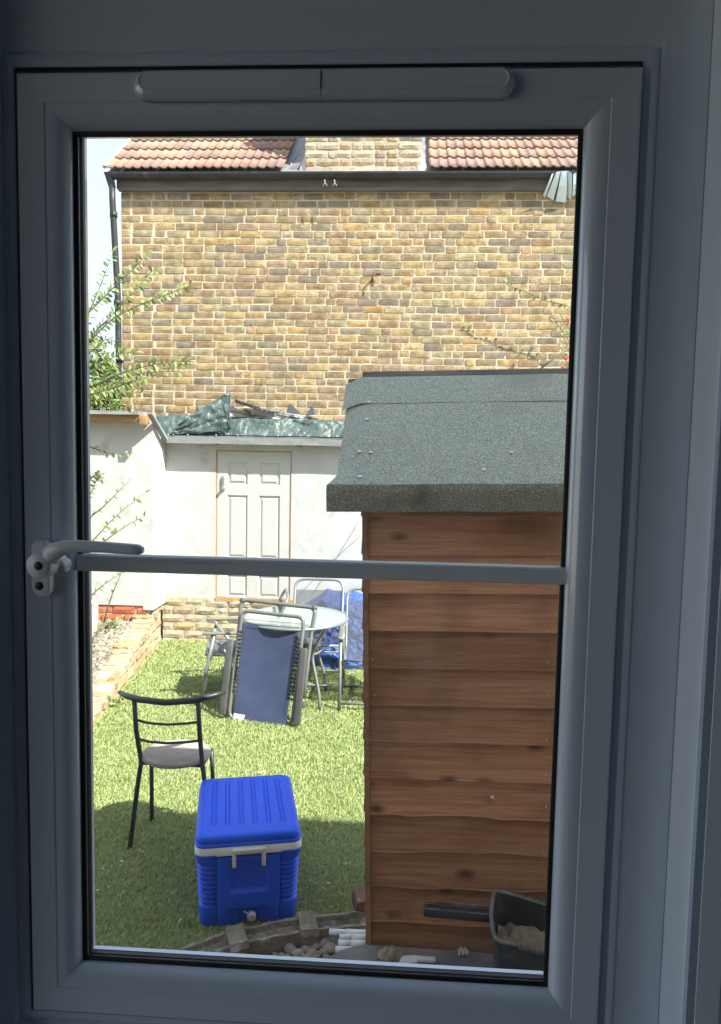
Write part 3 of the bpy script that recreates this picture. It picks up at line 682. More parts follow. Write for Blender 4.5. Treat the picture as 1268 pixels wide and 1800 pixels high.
df = MB(); df.box(DX0+.001, DX0+.010, WY+.001, WY+.06, DZ0, DZ1); df.box(DX1-.005, DX1-.001, WY-.003, WY+.06, DZ0, DZ1); df.box(DX0+.010, DX1-.005, WY+.001, WY+.06, DZ1-.010, DZ1-.001); df.box(DX0+.001, DX1+.03, WY-.012, WY+.06, DZ0-.03, DZ0+.014)
bpart('door_frame', df, M['new_timber'])
dr = MB(); ex0, ex1, ez0, ez1 = DX0+.013, DX1-.007, DZ0+.018, DZ1-.013; dw = ex1-ex0; DY = WY+.006
xs = [ex0, ex0+.135*dw, ex0+.415*dw, ex0+.565*dw, ex0+.855*dw, ex1]; zs = [ez0, .70, .862, 1.497, 1.597, 1.822, ez1]
panels = {(1,0),(3,0),(1,2),(3,2),(1,4),(3,4)}
for i in range(5):
    for j in range(6):
        if (i, j) in panels: continue
        dr.box(xs[i], xs[i+1], DY, DY+.03, zs[j], zs[j+1])
door = bpart('door', dr, M['door_white'])
for i, j in sorted(panels):
    m = MB(); x0, x1, z0, z1 = xs[i], xs[i+1], zs[j], zs[j+1]; L = [(0,0),(-.004,.004),(-.012,.013),(-.02,.014),(-.038,.005),(-.042,.004)]
    if j == 0: z0 -= .001
    m.ring(x0, x1, z0, z1, [(o, DY+y) for o, y in L]); o, y = L[-1]; m.add([(x0-o,DY+y,z0-o),(x1+o,DY+y,z0-o),(x1+o,DY+y,z1+o),(x0-o,DY+y,z1+o)], [(0,1,2,3)]); bpart('panel', m, M['door_white'], door)
lk = MB(); p = aty(394, 850, DY); lk.rbox(p.x-.013, p.x+.013, DY-.022, DY+.001, p.z-.062, p.z+.082, .005)
lk2 = bpart('keypad_lock', lk, M['nail'], door)
kb = MB()
for r_ in range(6):
    for c_ in range(2): kb.box(p.x-.009+c_*.011, p.x-.001+c_*.011, DY-.026, DY-.0225, p.z-.01+r_*.014, p.z-.002+r_*.014)
kb.tube([(p.x,DY-.022,p.z-.04),(p.x,DY-.05,p.z-.04)], .015, 12); bpart('lock_buttons', kb, M['nail'], door)
cbm = MB()
for a_, b_2, c_ in (((548,1046),(590,985),(640,902)),((520,1052),(560,1010),(640,935))):
    q = [aty(*v, WY-.006) for v in (a_, b_2, c_)]; cbm.tube(fillet(q, .2, 4), .0022, 5)
bpart('cable_shadow', cbm, M['steel_pale'])  # thin grey tubes on the wall drawn in place of cable shadows
# pale brick base of the outbuilding
bb = MB(); bb.box(-2.38, 2.2, WY+.0, WY+.09, -.1, .449); base = bpart('brick_base', bb, M['pale_mortar'])
PALE = [(.52,.44,.33),(.48,.40,.30),(.54,.47,.37),(.44,.36,.25),(.50,.43,.35),(.47,.35,.19)]
pb = Bricks(PALE, M['pale_brick'], .212, .072, .04, .10, nvar=(14, 8), seed=21, rough=.006)
for row in range(6):
    x = -2.385 - (.0 if row % 2 else .0); zz = .41-row*.083; k0 = row % 2
    while x < .6:
        kind = 'h' if (k0 or rb.random() < .12) else 's'; k0 = 0; ln = .212 if kind == 's' else .10
        o = link('brick', pb.pick(kind)[2], None, base, Vector((x+ln/2, WY-.012+rb.uniform(-.006,.004), zz+rb.uniform(-.003,.003)))-BO); o.rotation_euler = (rb.uniform(-.02,.02), rb.uniform(-.012,.012), 0); x += ln+.014

gw = thing('garden_wall', 'white rendered garden wall at the left with timber beam on top', 'wall', (-3.2, 6.85, 0)); GO = Vector((-3.2, 6.85, 0))
def gpart(name, mb, m, parent=gw, col=None):
    mb.v = [tuple(Vector(p)-GO) for p in mb.v]; return link(name, mb.mesh(name, col), m, parent)
m = MB(); m.box(-6, -2.452, 6.85, 6.95, .44, 2.20); m.box(-2.452, -2.3505, 6.8495, 6.852, .44, 2.19); gpart('wall_face', m, M['white_render'])
m = MB(); m.box(-6, -2.375, 6.70, 6.848, 2.185, 2.245); gpart('beam', m, M['new_timber'])
m = MB(); m.rbox(-2.415, -2.345, 6.672, 6.72, 2.155, 2.243, .003); gpart('beam_end', m, M['new_timber'])
m = MB(); m.box(-6, -2.42, 6.66, 7.0, 2.247, 2.28); gpart('coping_board', m, M['grey_timber'])
m = MB(); m.box(-6, -2.40, 6.87, 6.95, .0, .439); gb = gpart('footing', m, M['pale_mortar'])
rbk = Bricks([(.5,.15,.08),(.46,.14,.075),(.52,.18,.1)], M['red_brick'], .212, .066, .04, .10, nvar=(5, 3), seed=33, rough=.004)
for row in range(4):
    x = -3.42 + (.11 if row % 2 else 0)
    while x < -2.45:
        ln = .212 if x+.212 < -2.36 else .10
        o = link('brick', rbk.pick('s' if ln > .2 else 'h')[2], None, gb, Vector((x+ln/2, 6.855+rb.uniform(-.004,.004), .395-row*.079))-GO); x += ln+.014

# raised bed wall
pw = thing('planter_wall', 'low broken brick wall of the raised gravel bed beside the turf', 'wall', (-2.3, 6.0, 0)); PO = Vector((-2.3, 6.0, 0))
ang = atan2(-(-2.39+2.11), 7.23-4.86)
def ptop(Y): return .10 + .34*max(0, (Y-5.0)/2.2)**1.15 if Y > 5 else .10
core = MB()
ys = [3.4+.1945*i for i in range(20)]+[7.229]
vs = []
for y in ys: x = planter_x(y); vs += [(x-.015,y,-.1),(x-.015,y,ptop(y)-.05),(x-.19,y,ptop(y)-.05),(x-.19,y,-.1)]
fs = [(i*4+k, i*4+(k+1)%4, (i+1)*4+(k+1)%4, (i+1)*4+k) for i in range(len(ys)-1) for k in range(4)]+[(0,1,2,3)]
core.add(vs, fs); core.v = [tuple(Vector(p)-PO) for p in core.v]; core_o = link('wall_core', core.mesh('wall_core'), M['pale_mortar'], pw)
pb2 = Bricks([(.42,.31,.20),(.44,.35,.25),(.40,.27,.15),(.46,.38,.28),(.37,.29,.20)], M['pale_brick'], .212, .072, .06, .10, nvar=(10, 12), seed=44, rough=.009)
Rz90 = Matrix.Rotation(radians(90)+ang, 4, 'Z')
y = 3.6
while y < 7.2:      # headers laid across the top
    zt = ptop(y)-.028; k = rb.choice(pb2.vars['h']); o = link('brick', k[2], None, pw)
    x = planter_x(y)-.095
    # header: long axis across the wall
    o.matrix_local = Matrix.Translation(Vector((x+rb.uniform(-.016,.012), y, zt+rb.uniform(-.012,.008)))-PO) @ Matrix.Rotation(ang+rb.uniform(-.12,.12), 4, 'Z') @ Matrix.Rotation(radians(-90)+rb.uniform(-.07,.07)+.14, 4, 'X') @ Matrix.Scale(1.95, 4, (1,0,0)) @ Matrix.Scale(1.25, 4, (0,0,1))
    y += .108
for row in range(5):
    y = 3.5+.1*(row % 2)
    while y < 7.15:
        zc_ = .035+row*.082
        if zc_+.03 < ptop(y)-.03:
            k = rb.choice(pb2.vars['s']); o = link('brick', k[2], None, pw)
            o.matrix_local = Matrix.Translation(Vector((planter_x(y)+rb.uniform(-.006,.008), y, zc_))-PO) @ Matrix.Rotation(radians(90)+ang+rb.uniform(-.04,.04), 4, 'Z') @ Matrix.Rotation(rb.uniform(-.05,.05), 4, 'Y')
        y += .226
# gravel surface and stones
def grav_z(x, y): return ptop(y)-.055-.06*max(0, (y-6.2)) + .02*fbm((x*3, y*3, 8), 2)
gs = MB(); gs.grid(lambda u, v: (lambda y: (lambda x: (x, y, grav_z(x, y)))(planter_x(y)-.17-u*1.4))(3.3+v*3.57), 24, 60)
tag(link('gravel_bed', gs.mesh('gravel_bed'), M['earth']), 'gravel covered bed behind the low brick wall', None, None, 'structure')
def stones(n, area, zf, size, pal, seed, name, label):
    r = random.Random(seed); proto = []
    for k in range(6):
        bm = bmesh.new(); bmesh.ops.create_icosphere(bm, subdivisions=1, radius=1); 
        for v in bm.verts: v.co *= 1+.28*fbm(v.co*1.3+Vector((k*5,0,0)), 2)
        bm.verts.index_update(); proto.append(([v.co.copy() for v in bm.verts], [[v.index for v in f.verts] for f in bm.faces])); bm.free()
    m = MB(); cc = []
    for k in range(n):
        x, y = area(r); s = r.uniform(*size); vs, fs = r.choice(proto); R = Matrix.Rotation(r.uniform(0, 6.3), 3, 'Z') @ Matrix.Diagonal((s*r.uniform(.9,1.5), s, s*r.uniform(.55,.8))); c = jit(r.choice(pal), r, .2)
        z0 = zf(x, y)+s*.3; m.add([R @ v + Vector((x, y, z0)) for v in vs], fs, True); cc += [c+(1,)]*len(vs)
    return tag(link(name, m.mesh(name, np.array(cc), recalc=False), M['gravel']), label, None, None, 'stuff')
GP = [(.34,.30,.24),(.40,.36,.31),(.22,.185,.145),(.30,.255,.2),(.17,.145,.12),(.35,.28,.2)]
def garea(r): y = r.uniform(4.3, 6.85); return planter_x(y)-.2-r.random()**1.3*.75, y
stones(5200, garea, grav_z, (.011, .024), GP, 5, 'gravel', 'pale mixed gravel filling the raised bed')
m = MB(); m.rbox(-.09, .09, -.05, .05, -.15, .15, .006); bl = part('concrete_block', m, M['block_pale'], None); p = aty(163, 1087, 6.55); bl.location = (p.x-.055, p.y, p.z+.01)
tag(bl, 'pale concrete block standing on the gravel by the left wall', 'block')

# green tarpaulin on the outbuilding roof
tg = thing('green_tarpaulin', 'crumpled green tarpaulin thrown over the outbuilding roof with a peaked fold', 'tarpaulin', (-1.5, 7.2, 2.08)); TO = Vector((-1.5, 7.2, 2.08))
X0, X1 = aty(268,760,7.1).x, .35
def tp(u, v):
    x = X0+u*(X1-X0); w = fbm((x*4.2, v*2.2, 1.7), 4); w2_ = fbm((x*9, v*5, 7.7), 3)
    ht = .165+.02*fbm((x*2.2, 0, 9), 2)
    if x < -2.0: ht = .18
    if v < .5: t = v/.5; y = 7.115+.11*t+.035*w*(.3+t)+.012*w2_; z_ = 2.085+ht*t+.028*w2_*t*(1-t)*2
    else: t = (v-.5)/.5; y = 7.225+.55*t+.02*w; z_ = 2.085+ht+.02*t+.03*w*sin(pi*t)+.012*w2_
    return Vector((x, y, z_))-TO
m = MB(); m.grid(tp, 120, 26); part('sheet', m, M['tarp_green'], tg)
m = MB()
A, B, Cc, D = aty(318,742,7.13), aty(405,687,7.23), aty(402,757,7.10), aty(300,764,7.10)
def fold(u, v):
    lo_ = D.lerp(Cc, u); hi = A.lerp(B, u**1.25) if u > 0 else A
    p = lo_.lerp(hi, v); k = fbm((u*5, v*5, 3), 3); return p+Vector((.01*k, -.012-.035*k-.02*sin(pi*v), .006*k))-TO
m.grid(fold, 24, 18)
def fold2(u, v):
    p = B.lerp(aty(404,757,7.10), v).lerp(aty(394,722,7.42).lerp(aty(398,752,7.3), v), u); return p+Vector((.012*fbm((u*4,v*4,8),2),0,0))-TO
m.grid(fold2, 8, 10); part('peaked_fold', m, M['tarp_green'], tg)
m = MB(); pts = [aty(px, py, 7.095) for px, py in ((300,763),(330,757),(352,763),(365,754),(385,761),(400,758),(403,735),(406,690))]; m.tube([q-TO for q in fillet(pts, .03, 3)], .005, 6); part('hem_rope', m, M['tarp_green'], tg)
bs = thing('black_plastic_sheet', 'torn black and white plastic sheeting lying behind the peaked green tarpaulin', 'plastic sheet', (-1.3, 7.45, 2.25)); so2 = Vector((-1.3, 7.45, 2.25))
m = MB(); XA, XB = aty(400,730,7.42).x, aty(560,730,7.42).x
def bsf(u, v):
    x = XA+u*(XB-XA); k = fbm((x*7, v*4, 4), 3); h = .12*(1-u*.75)+.045*k
    return Vector((x, 7.34+v*.35+.03*k, 2.235+h*sin(pi*min(1, v*1.1+.05))**.6))-so2
m.grid(bsf, 40, 14); part('sheet', m, M['black_sheet'], bs)
m = MB()
for a_, b_2 in (((413,706),(485,730)),((480,727),(548,737)),((430,722),(452,733))):
    q0, q1 = aty(*a_, 7.36), aty(*b_2, 7.36); d = (q1-q0); ax = d.normalized(); 
    for dz in (0, .018): m.tube([q0+Vector((0,0,dz))-so2, q1+Vector((0,0,dz))-so2], .008, 5)
    nn = int(d.length/.045)
    for k in range(nn): q = q0.lerp(q1, (k+.5)/nn); m.box(q.x-.006-so2.x, q.x+.006-so2.x, q.y-.008-so2.y, q.y+.008-so2.y, q.z-so2.z, q.z+.022-so2.z)
part('batten_strip', m, M['black_sheet'], bs)
m = MB()
for P in (((503,729),(507,712),(512,710),(526,725)),((537,731),(549,712),(554,728)),((343,723),(346,713),(352,724))): quad_px(m, [(a_, b_2, 7.4) for a_, b_2 in P], 0, .05)
m.v = [tuple(Vector(p)-so2) for p in m.v]; part('torn_flap', m, M['dark_fabric'], bs)

# ------------------------------------------------------------------ shed
shM = Matrix.Translation((-.06, 2.05, 0)) @ Matrix.Rotation(radians(-1.5), 4, 'Z') @ Matrix.Rotation(radians(-1.6), 4, 'Y')
shed = thing('garden_shed', 'brown overlap board garden shed with green felt roof close to the window', 'shed', M=shM)
SW, SD = 1.5, .69
m = MB(); m.box(.012, SW, .024, SD, -.1, 1.80); part('carcass', m, M['shed_trim'], shed)
def board_mb(zl, zh, wav, seed, x0, x1):
    r = random.Random(seed); nx = 40; m = MB(); off = r.uniform(0, 90)
    cols = []
    for i in range(nx+1):
        x = x0+(x1-x0)*i/nx; zz = zl + wav*(fbm((x*3.2+off, 0, 0), 3)*.9+.5*sin(x*5+off)*.4)
        zz += .0025*wav/.011*fbm((x*40+off, 3, 0), 2); bw_ = .004*wav/.011*fbm((x*4+off, 7, 0), 2)
        cols.append([(x, .022, zh), (x, .0175, zh), (x, .009, (zl+zh)/2+.01), (x, -.0015+bw_, zz+.006), (x, -.004+bw_, zz+.002), (x, -.0035+bw_, zz), (x, .016, zz)])
    k = 7; vs = [p for c in cols for p in c]; fs = [(i*k+j, i*k+(j+1)%k, (i+1)*k+(j+1)%k, (i+1)*k+j) for i in range(nx) for j in range(k)]
    fs += [tuple(range(k)), tuple(reversed(range(nx*k, nx*k+k)))]
    m.add(vs, fs, False); return m
zl0 = 1.447; nb = 0
for i in range(-4, 14):
    zl = zl0-.1074*i+.0
    zh = zl+.120
    if zl < .02: break
    wav = .0016 if i < 3 else (.006 if i < 5 else .011)
    if i < 0: wav = .0006
    if zl > 1.79: continue
    o = part('plank', board_mb(zl, min(zh, 1.80), wav, i+70, .0155, SW), M['board'], shed); nb += 1
for i in range(-4, 14):
    zl = zl0-.1074*i
    if zl > 1.79: continue
    m = MB(); m.add([(-.006,.018,zl),(-.006,SD,zl),(.003,SD,zl+.118),(.003,.018,zl+.118),(.011,.018,zl),(.011,SD,zl),(.011,SD,zl+.118),(.011,.018,zl+.118)], ((3,2,1,0),(4,5,6,7),(0,1,5,4),(1,2,6,5),(2,3,7,6),(3,0,4,7)))
    part('plank', m, M['board'], shed)
m = MB(); m.box(0, .0148, -.010, .017, -.02, 1.80); part('corner_trim', m, M['shed_trim'], shed)
nm = MB(); inv = shM.inverted()
def onshed(px, py, yl):   # point on the shed's front plane, in the shed's own frame
    d = inv.to_3x3() @ ray(px, py); o_ = inv @ EYE; t = (yl-o_.y)/d.y; return o_+d*t
for px, py in [(657,974),(656,1040),(658,1099),(656,1159),(659,1222),(657,1288),(967,911),(964,980),(962,1041),(963,1110),(963,1164),(962,1222),(961,1299),(960,1361),(960,1418),(957,1504)]:
    p = onshed(px, py, .0); nm.tube([p+Vector((0,.012,0)), p+Vector((0,-.0055,0))], .0019, 6)
part('nail', nm, M['nail'], shed)
m = MB(); p = onshed(866, 1402, .0); m.rbox(p.x-.005, p.x+.005, -.002, .012, p.z-.003, p.z+.003, .001); part('paint_fleck', m, M['white_plastic'], shed)
sp_ = MB()
for (a_, b_2) in (((742,1370),(752,1374)),((880,1372),(888,1373)),((938,1374),(958,1377)),((885,1498),(908,1503)),((790,1562),(812,1568)),((620+110*.284+40,1607),(700,1616)),((814,1612),(813,1645)),((955,1500),(958,1506)),((720,1617),(721,1621)),((770,1622),(852,1627))):
    p, q = onshed(*a_, -.0065), onshed(*b_2, -.0065); sp_.tube([p, q], .0008, 4)
part('splinter', sp_, M['new_timber'], shed)
# felt roof
EY, RY, EZ, RZ = -.075, .36, 1.862, 2.186
def lx(t): return -.068 - (.020*max(0, 1-t/.12) if t < .12 else 0)
def roof_front(u, v):
    t = v; x = lx(t) + u*(SW+.14-lx(t)); y = EY+(RY-EY)*t; z_ = EZ+(RZ-EZ)*t
    d = x-lx(t); z_ -= .022*max(0, 1-d/.075)**1.5*min(1, t/.18)
    z_ += .0025*fbm((x*3, t*4, 2), 2); return Vector((x, y, z_))
m = MB(); m.grid(roof_front, 60, 30)
part('felt_sheet', m, M['felt'], shed)
m = MB()
def eave(u, v):
    x = lx(0)-.002+u*(SW+.142-lx(0)); a = min(1, v/.35); y = EY-.008*sin(a*pi/2); z0 = roof_front(u, 0).z
    return Vector((x, y-.002*fbm((x*8, v*2, 4), 2), z0+.001-.004*(1-cos(a*pi/2))-.069*v+.002*fbm((x*5, 0, 3), 2)*v))
m.grid(eave, 60, 8); m.grid(lambda u, v: Vector((lx(0)-.002+u*(SW+.142-lx(0)), EY-.006+.012*v, roof_front(u,0).z-.068)), 30, 1)
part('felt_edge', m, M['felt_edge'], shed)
m = MB()
tC = .725
def cap(u, v):
    t = tC+(1-tC)*v; x = -.079+u*(SW+.22); p = roof_front(0, t); y = p.y; z_ = EZ+(RZ-EZ)*t+.005; d = x+.079
    z_ -= (.022*max(0, 1-d/.05)) + .0
    if v < .12: z_ -= .003*(1-v/.12)
    t2 = Vector((x, y-(.014 if d < .012 and v == 0 else 0), z_+.002*fbm((x*4, v*2, 1), 2))); return t2
m.grid(cap, 60, 5)
m.grid(lambda u, v: Vector((-.079+u*(SW+.22), RY+.10*v, RZ+.005-.05*v-(.022*max(0, 1-(u*(SW+.22))/.05)))), 60, 3)
part('felt_cap', m, M['felt'], shed)
m = MB(); m.grid(lambda u, v: Vector((-.07+u*(SW+.21), RY+(SD+.08-RY)*v, RZ-(RZ-EZ)*v)), 10, 4); part('felt_sheet', m, M['felt'], shed)
m = MB(); m.rbox(-.028, SW+.1, RY+.03, RY+.075, RZ-.02, RZ+.026, .003); part('ridge_batten', m, M['grey_timber'], shed)
m = MB(); m.add([(0,.02,1.8),(0,SD,1.8),(0,RY,RZ-.03),(.012,.02,1.8),(.012,SD,1.8),(.012,RY,RZ-.03)], ((0,2,1),(3,4,5),(0,1,4,3),(1,2,5,4),(2,0,3,5))); part('gable_board', m, M['board'], shed)
nm = MB()
nrm = Vector((0, -(RZ-EZ), RY-EY)).normalized()
for px, py in [(649,707),(645,737),(632,794),(652,795),(633,838),(899,795),(851,826)]:
    d = inv.to_3x3() @ ray(px, py); o_ = inv @ EYE; pl0 = Vector((0, EY, EZ+.003)); t = (pl0-o_).dot(nrm)/d.dot(nrm); p = o_+d*t
    nm.tube([p-nrm*.004, p+nrm*.0025], .0052, 10)
for px, py in [(624,848),(653,848)]:
    p = onshed(px, py, EY-.01); nm.tube([p+Vector((0,.006,0)), p+Vector((0,-.002,0))], .0034, 8)
part('clout_nail', nm, M['nail'], shed)

# ------------------------------------------------------------------ cool box
ck = thing('cool_box', 'bright blue plastic cool box with white rim handle and drain tap on the shaded turf', 'cool box', M=Matrix.Translation((-.650, 3.115, .004)) @ Matrix.Rotation(radians(13.5), 4, 'Z') @ Matrix.Diagonal((1.085, 1.05, 1.015, 1)))
def rrect(w, d, r, n=6):
    P = []
    for cx, cy, a0 in ((w-r, d-r, 0), (-w+r, d-r, 90), (-w+r, -d+r, 180), (w-r, -d+r, 270)):
        for k in range(n+1): a = radians(a0+90*k/n); P.append((cx+r*cos(a), cy+r*sin(a)))
    return P
def cut_front(P):      # leave a shallow bay in the front between the ribbed corners
    d = min(y for x, y in P); i = max(k for k, (x, y) in enumerate(P) if x < 0 and abs(y-d) < 1e-6)
    return P[:i+1]+[(-.121, d), (-.115, d+.024), (.115, d+.024), (.121, d)]+P[i+1:]
def loft(mb, secs, capb=True, capt=True, smooth=True):
    n = len(secs[0][0]); vs = [(x, y, z_) for P, z_ in secs for x, y in P]
    fs = [(i*n+k, i*n+(k+1)%n, (i+1)*n+(k+1)%n, (i+1)*n+k) for i in range(len(secs)-1) for k in range(n)]
    mb.add(vs, fs, smooth)
    b0 = len(mb.v)-len(vs)
    if capb: mb.f.append(tuple(b0+k for k in reversed(range(n)))); mb.sm.append(False)
    if capt: mb.f.append(tuple(b0+(len(secs)-1)*n+k for k in range(n))); mb.sm.append(False)
hw_, hd_ = .198, .266
m = MB()
def bw(z_): t = z_/.31; return (.181+.015*t, .249+.015*t)
secs = [(rrect(.165,.233,.03), .0), (rrect(bw(0)[0]-.004, bw(0)[1]-.004, .034), .004)]
for z_ in (.012, .06, .088): secs.append((rrect(*bw(z_), .036), z_))
for k in range(9):
    z_ = .092+k*.0205; a_ = bw(z_); secs += [(rrect(a_[0]-.0005, a_[1]-.0005, .036), z_), (rrect(a_[0]-.010, a_[1]-.010, .030), z_+.002), (rrect(a_[0]-.009, a_[1]-.009, .031), z_+.009), (rrect(a_[0]-.001, a_[1]-.001, .036), z_+.0165)]
for z_ in (.29, .30): secs.append((rrect(*bw(z_), .036), z_))
secs += [(rrect(bw(.31)[0]+.004, bw(.31)[1]+.004, .036), .306), (rrect(bw(.31)[0]+.004, bw(.31)[1]+.004, .036), .314), (rrect(bw(.31)[0]-.002, bw(.31)[1]-.002, .034), .316)]
secs = [(cut_front(P), z_) for P, z_ in secs]; loft(m, secs, True, False); part('body', m, M['blue_plastic'], ck)
def fy(z_): return -bw(z_)[1]
# flat front panel between the ribbed corners, with a sunk hand recess and a drain recess
m = MB(); NX, NZ = 48, 60
def front(u, v):
    x = -.118+u*.236; z_ = .006+v*.296; y = fy(z_)-.0035
    e = min((x+.118)/.012, (.118-x)/.012, 1); y += .008*(1-max(0, e))
    def sunk(x0, x1, z0, z1, dep, s=.008):
        q = min((x-x0)/s, (x1-x)/s, (z_-z0)/s, (z1-z_)/s); return dep*min(1, max(0, q))
    y += sunk(-.072, .072, .145, .285, .016) + sunk(-.088, .094, -.05, .078, .010, .016) + sunk(-.04, .04, -.05, .075, .010, .012)
    return (x, y, z_)
m.grid(front, NX, NZ); part('front_panel', m, M['blue_plastic'], ck)
m = MB(); loft(m, [(rrect(.1995,.2675,.037), .3085), (rrect(.1995,.2675,.037), .342), (rrect(.192,.26,.034), .3425)], False, True); part('rim', m, M['white_plastic'], ck)
m = MB()
ls = [(rrect(.190,.258,.034), .340), (rrect(.197,.265,.036), .343), (rrect(.199,.267,.037), .348), (rrect(.197,.265,.037), .3535), (rrect(.193,.261,.037), .356), (rrect(.194,.262,.037), .3585), (rrect(.194,.262,.037), .372), (rrect(.191,.259,.036), .381), (rrect(.184,.252,.034), .3865), (rrect(.176,.244,.03), .388)]
loft(m, ls, True, False)
P = ls[-1][0]; n = len(P)
# top plate with long shallow grooves
def top(u, v):
    y = -.243+v*.486; hx = .1755; 
    x = -hx+u*2*hx; z_ = .388
    for k in range(6):
        c = -.131+k*.0525; dx = abs(x-c)
        if -.175 < y < .212 and dx < .0095: z_ -= .0048 if dx > .0042 else .0004
    return (x, y, z_-.0003)
m.grid(top, 170, 40, False); lid = part('lid', m, M['blue_plastic'], ck)
m = MB(); hy = -.264
pts = fillet([(-.064, hy-.004, .268), (-.064, hy-.012, .333), (.064, hy-.012, .333), (.064, hy-.004, .268)], .010, 4)
for (x0, x1, z0, z1) in ((-.062,-.047,.262,.336), (.047,.062,.262,.336)): m.rbox(x0, x1, hy-.016, hy+.004, z0, z1, .003)
m.rbox(-.062, .062, hy-.020, hy-.002, .320, .339, .005); 
part('carry_handle', m, M['white_plastic'], ck)
m = MB(); m.tube([(.012, fy(.04)+.014, .040), (.012, fy(.04)-.008, .038)], .017, 16); m.tube([(.012, fy(.04)-.008, .038), (.012, fy(.04)-.014, .037)], .015, 16); m.tube([(.0, fy(.04)-.006, .052), (-.017, fy(.04)-.008, .066)], .0022, 6); part('drain_tap', m, M['white_plastic'], ck)

# ------------------------------------------------------------------ black bistro chair
bc_ = thing('bistro_chair', 'black tubular steel chair with round grey wooden seat on the turf', 'chair', (-1.08, 3.47, .0)); CO = Vector((-1.08, 3.47, 0))
def cp(name, mb, m): mb.v = [tuple(Vector(p)-CO) for p in mb.v]; return link(name, mb.mesh(name), m, bc_)
m = MB(); m.tube([(-1.345,3.43,.765),(-1.30,3.395,.762),(-1.22,3.36,.758),(-1.09,3.335,.757),(-.96,3.345,.768),(-.87,3.385,.783),(-.825,3.42,.79)], [.010,.0145,.0155,.0155,.0155,.0145,.011], 12); cp('top_rail', m, M['black_tube'])
m = MB(); m.tube([(-1.25,3.37,.75),(-1.245,3.38,.6),(-1.232,3.41,.43),(-1.245,3.40,.33),(-1.283,3.385,.0)], .0118, 10); cp('leg', m, M['black_tube'])
m = MB(); m.tube([(-.938,3.355,.765),(-.934,3.37,.6),(-.928,3.40,.43),(-.912,3.39,.33),(-.87,3.36,.0)], .0118, 10); cp('leg', m, M['black_tube'])
m = MB(); m.tube([(-1.235,3.56,.435),(-1.25,3.61,.2),(-1.268,3.66,.0)], .0112, 10); cp('leg', m, M['black_tube'])
m = MB(); m.tube([(-.93,3.57,.44),(-.925,3.60,.2),(-.915,3.64,.0)], .0112, 10); cp('leg', m, M['black_tube'])
for z_, dz in ((.648,.008),(.557,.007)):
    m = MB(); m.tube([(-1.243,3.385,z_),(-1.18,3.368,z_-.006),(-1.09,3.36,z_-.007),(-1.0,3.365,z_),(-.936,3.372,z_+dz)], .0065, 8); cp('back_rail', m, M['black_tube'])
m = MB(); m.tube([(-1.232,3.41,.425),(-1.15,3.40,.43),(-1.0,3.40,.43),(-.928,3.40,.428)], .009, 8); m.tube([(-1.232,3.41,.425),(-1.235,3.56,.435)], .009, 8); m.tube([(-.928,3.40,.43),(-.93,3.57,.44)], .009, 8); m.tube([(-1.235,3.56,.435),(-.93,3.57,.44)], .009, 8); cp('seat_frame', m, M['black_tube'])
m = MB()
def disc(mb, c, r, zs_, n=40, sq=.94):
    vs = []; secs_ = [(r-.006, zs_[0]), (r, zs_[0]+.004), (r, zs_[1]-.004), (r-.005, zs_[1])]
    loft(mb, [([(c[0]+q*cos(2*pi*k/n), c[1]+q*sq*sin(2*pi*k/n)) for k in range(n)], z_) for q, z_ in secs_])
disc(m, (-1.078, 3.475), .168, (.44, .462)); cp('seat', m, M['seat_wood'])
m = MB()
for x, y_, z_ in ((-.914,3.378,.36),(-.909,3.378,.315)): m.sphere((x, y_, z_), .004, 8, 5)
cp('bolt', m, M['nail'])

# ------------------------------------------------------------------ textilene garden chairs
def garden_chair(label):
    t = thing('garden_chair', label, 'chair', (0,0,0), 'folding garden chairs round the glass table'); s = .9
    def q(*p): return tuple(x*s for x in p)
    for sx in (-1, 1):
        x = sx*.27
        m = MB(); m.tube([q(x,-.20,.60), q(x,-.27,.30), q(x,-.31,0)], .0125, 8); part('leg', m, M['steel_pale'], t)
        m = MB(); m.tube([q(x*.93,-.23,.60), q(x*.93,.0,.30), q(x*.93,.30,0)], .0115, 8); part('leg', m, M['steel_pale'], t)
        m = MB(); m.rbox(x*s-.02, x*s+.02, -.30*s, .27*s, .60*s, .622*s, .007); part('armrest', m, M['steel_pale'], t)
    m = MB(); m.tube([q(-.27,-.29,.06), q(.27,-.29,.06)], .011, 8); m.tube([q(-.25,.28,.025), q(.25,.28,.025)], .011, 8); m.tube([q(-.26,-.245,.36), q(.26,-.245,.36)], .011, 8); part('cross_rail', m, M['steel_pale'], t)
    bt_, sg = Vector(q(.235,.42,.90)), Vector(q(.235,.17,.40))
    pts = [q(-.235,.17,.36), q(-.235,.24,.5), (-bt_.x, bt_.y, bt_.z), (bt_.x, bt_.y, bt_.z), q(.235,.24,.5), q(.235,.17,.36)]
    m = MB(); m.tube(fillet(pts, .09, 7), .0125, 8); part('back_frame', m, M['steel_pale'], t)
    m = MB(); m.grid(lambda u, v: (s*(-.225+u*.45), s*(.19+.19*v)+.012*sin(pi*u), s*(.40+.40*v)), 8, 8); part('backrest', m, M['mesh_fabric'], t)
    m = MB(); m.tube([q(-.235,-.27,.42), q(-.235,.19,.40)], .011, 8); m.tube([q(.235,-.27,.42), q(.235,.19,.40)], .011, 8); m.tube([q(-.235,-.27,.42), q(.235,-.27,.42)], .011, 8); part('seat_frame', m, M['steel_pale'], t)
    m = MB(); m.grid(lambda u, v: (s*(-.23+u*.46), s*(-.27+.46*v), s*(.42-.02*v)-.02*sin(pi*u)*sin(pi*v)), 8, 8); part('seat', m, M['mesh_fabric'], t)
    return t
c1 = garden_chair('grey mesh folding chair half hidden behind the left edge of the shed'); c1.location = (-.205, 5.69, .004); c1.rotation_euler = (0,0,radians(3))
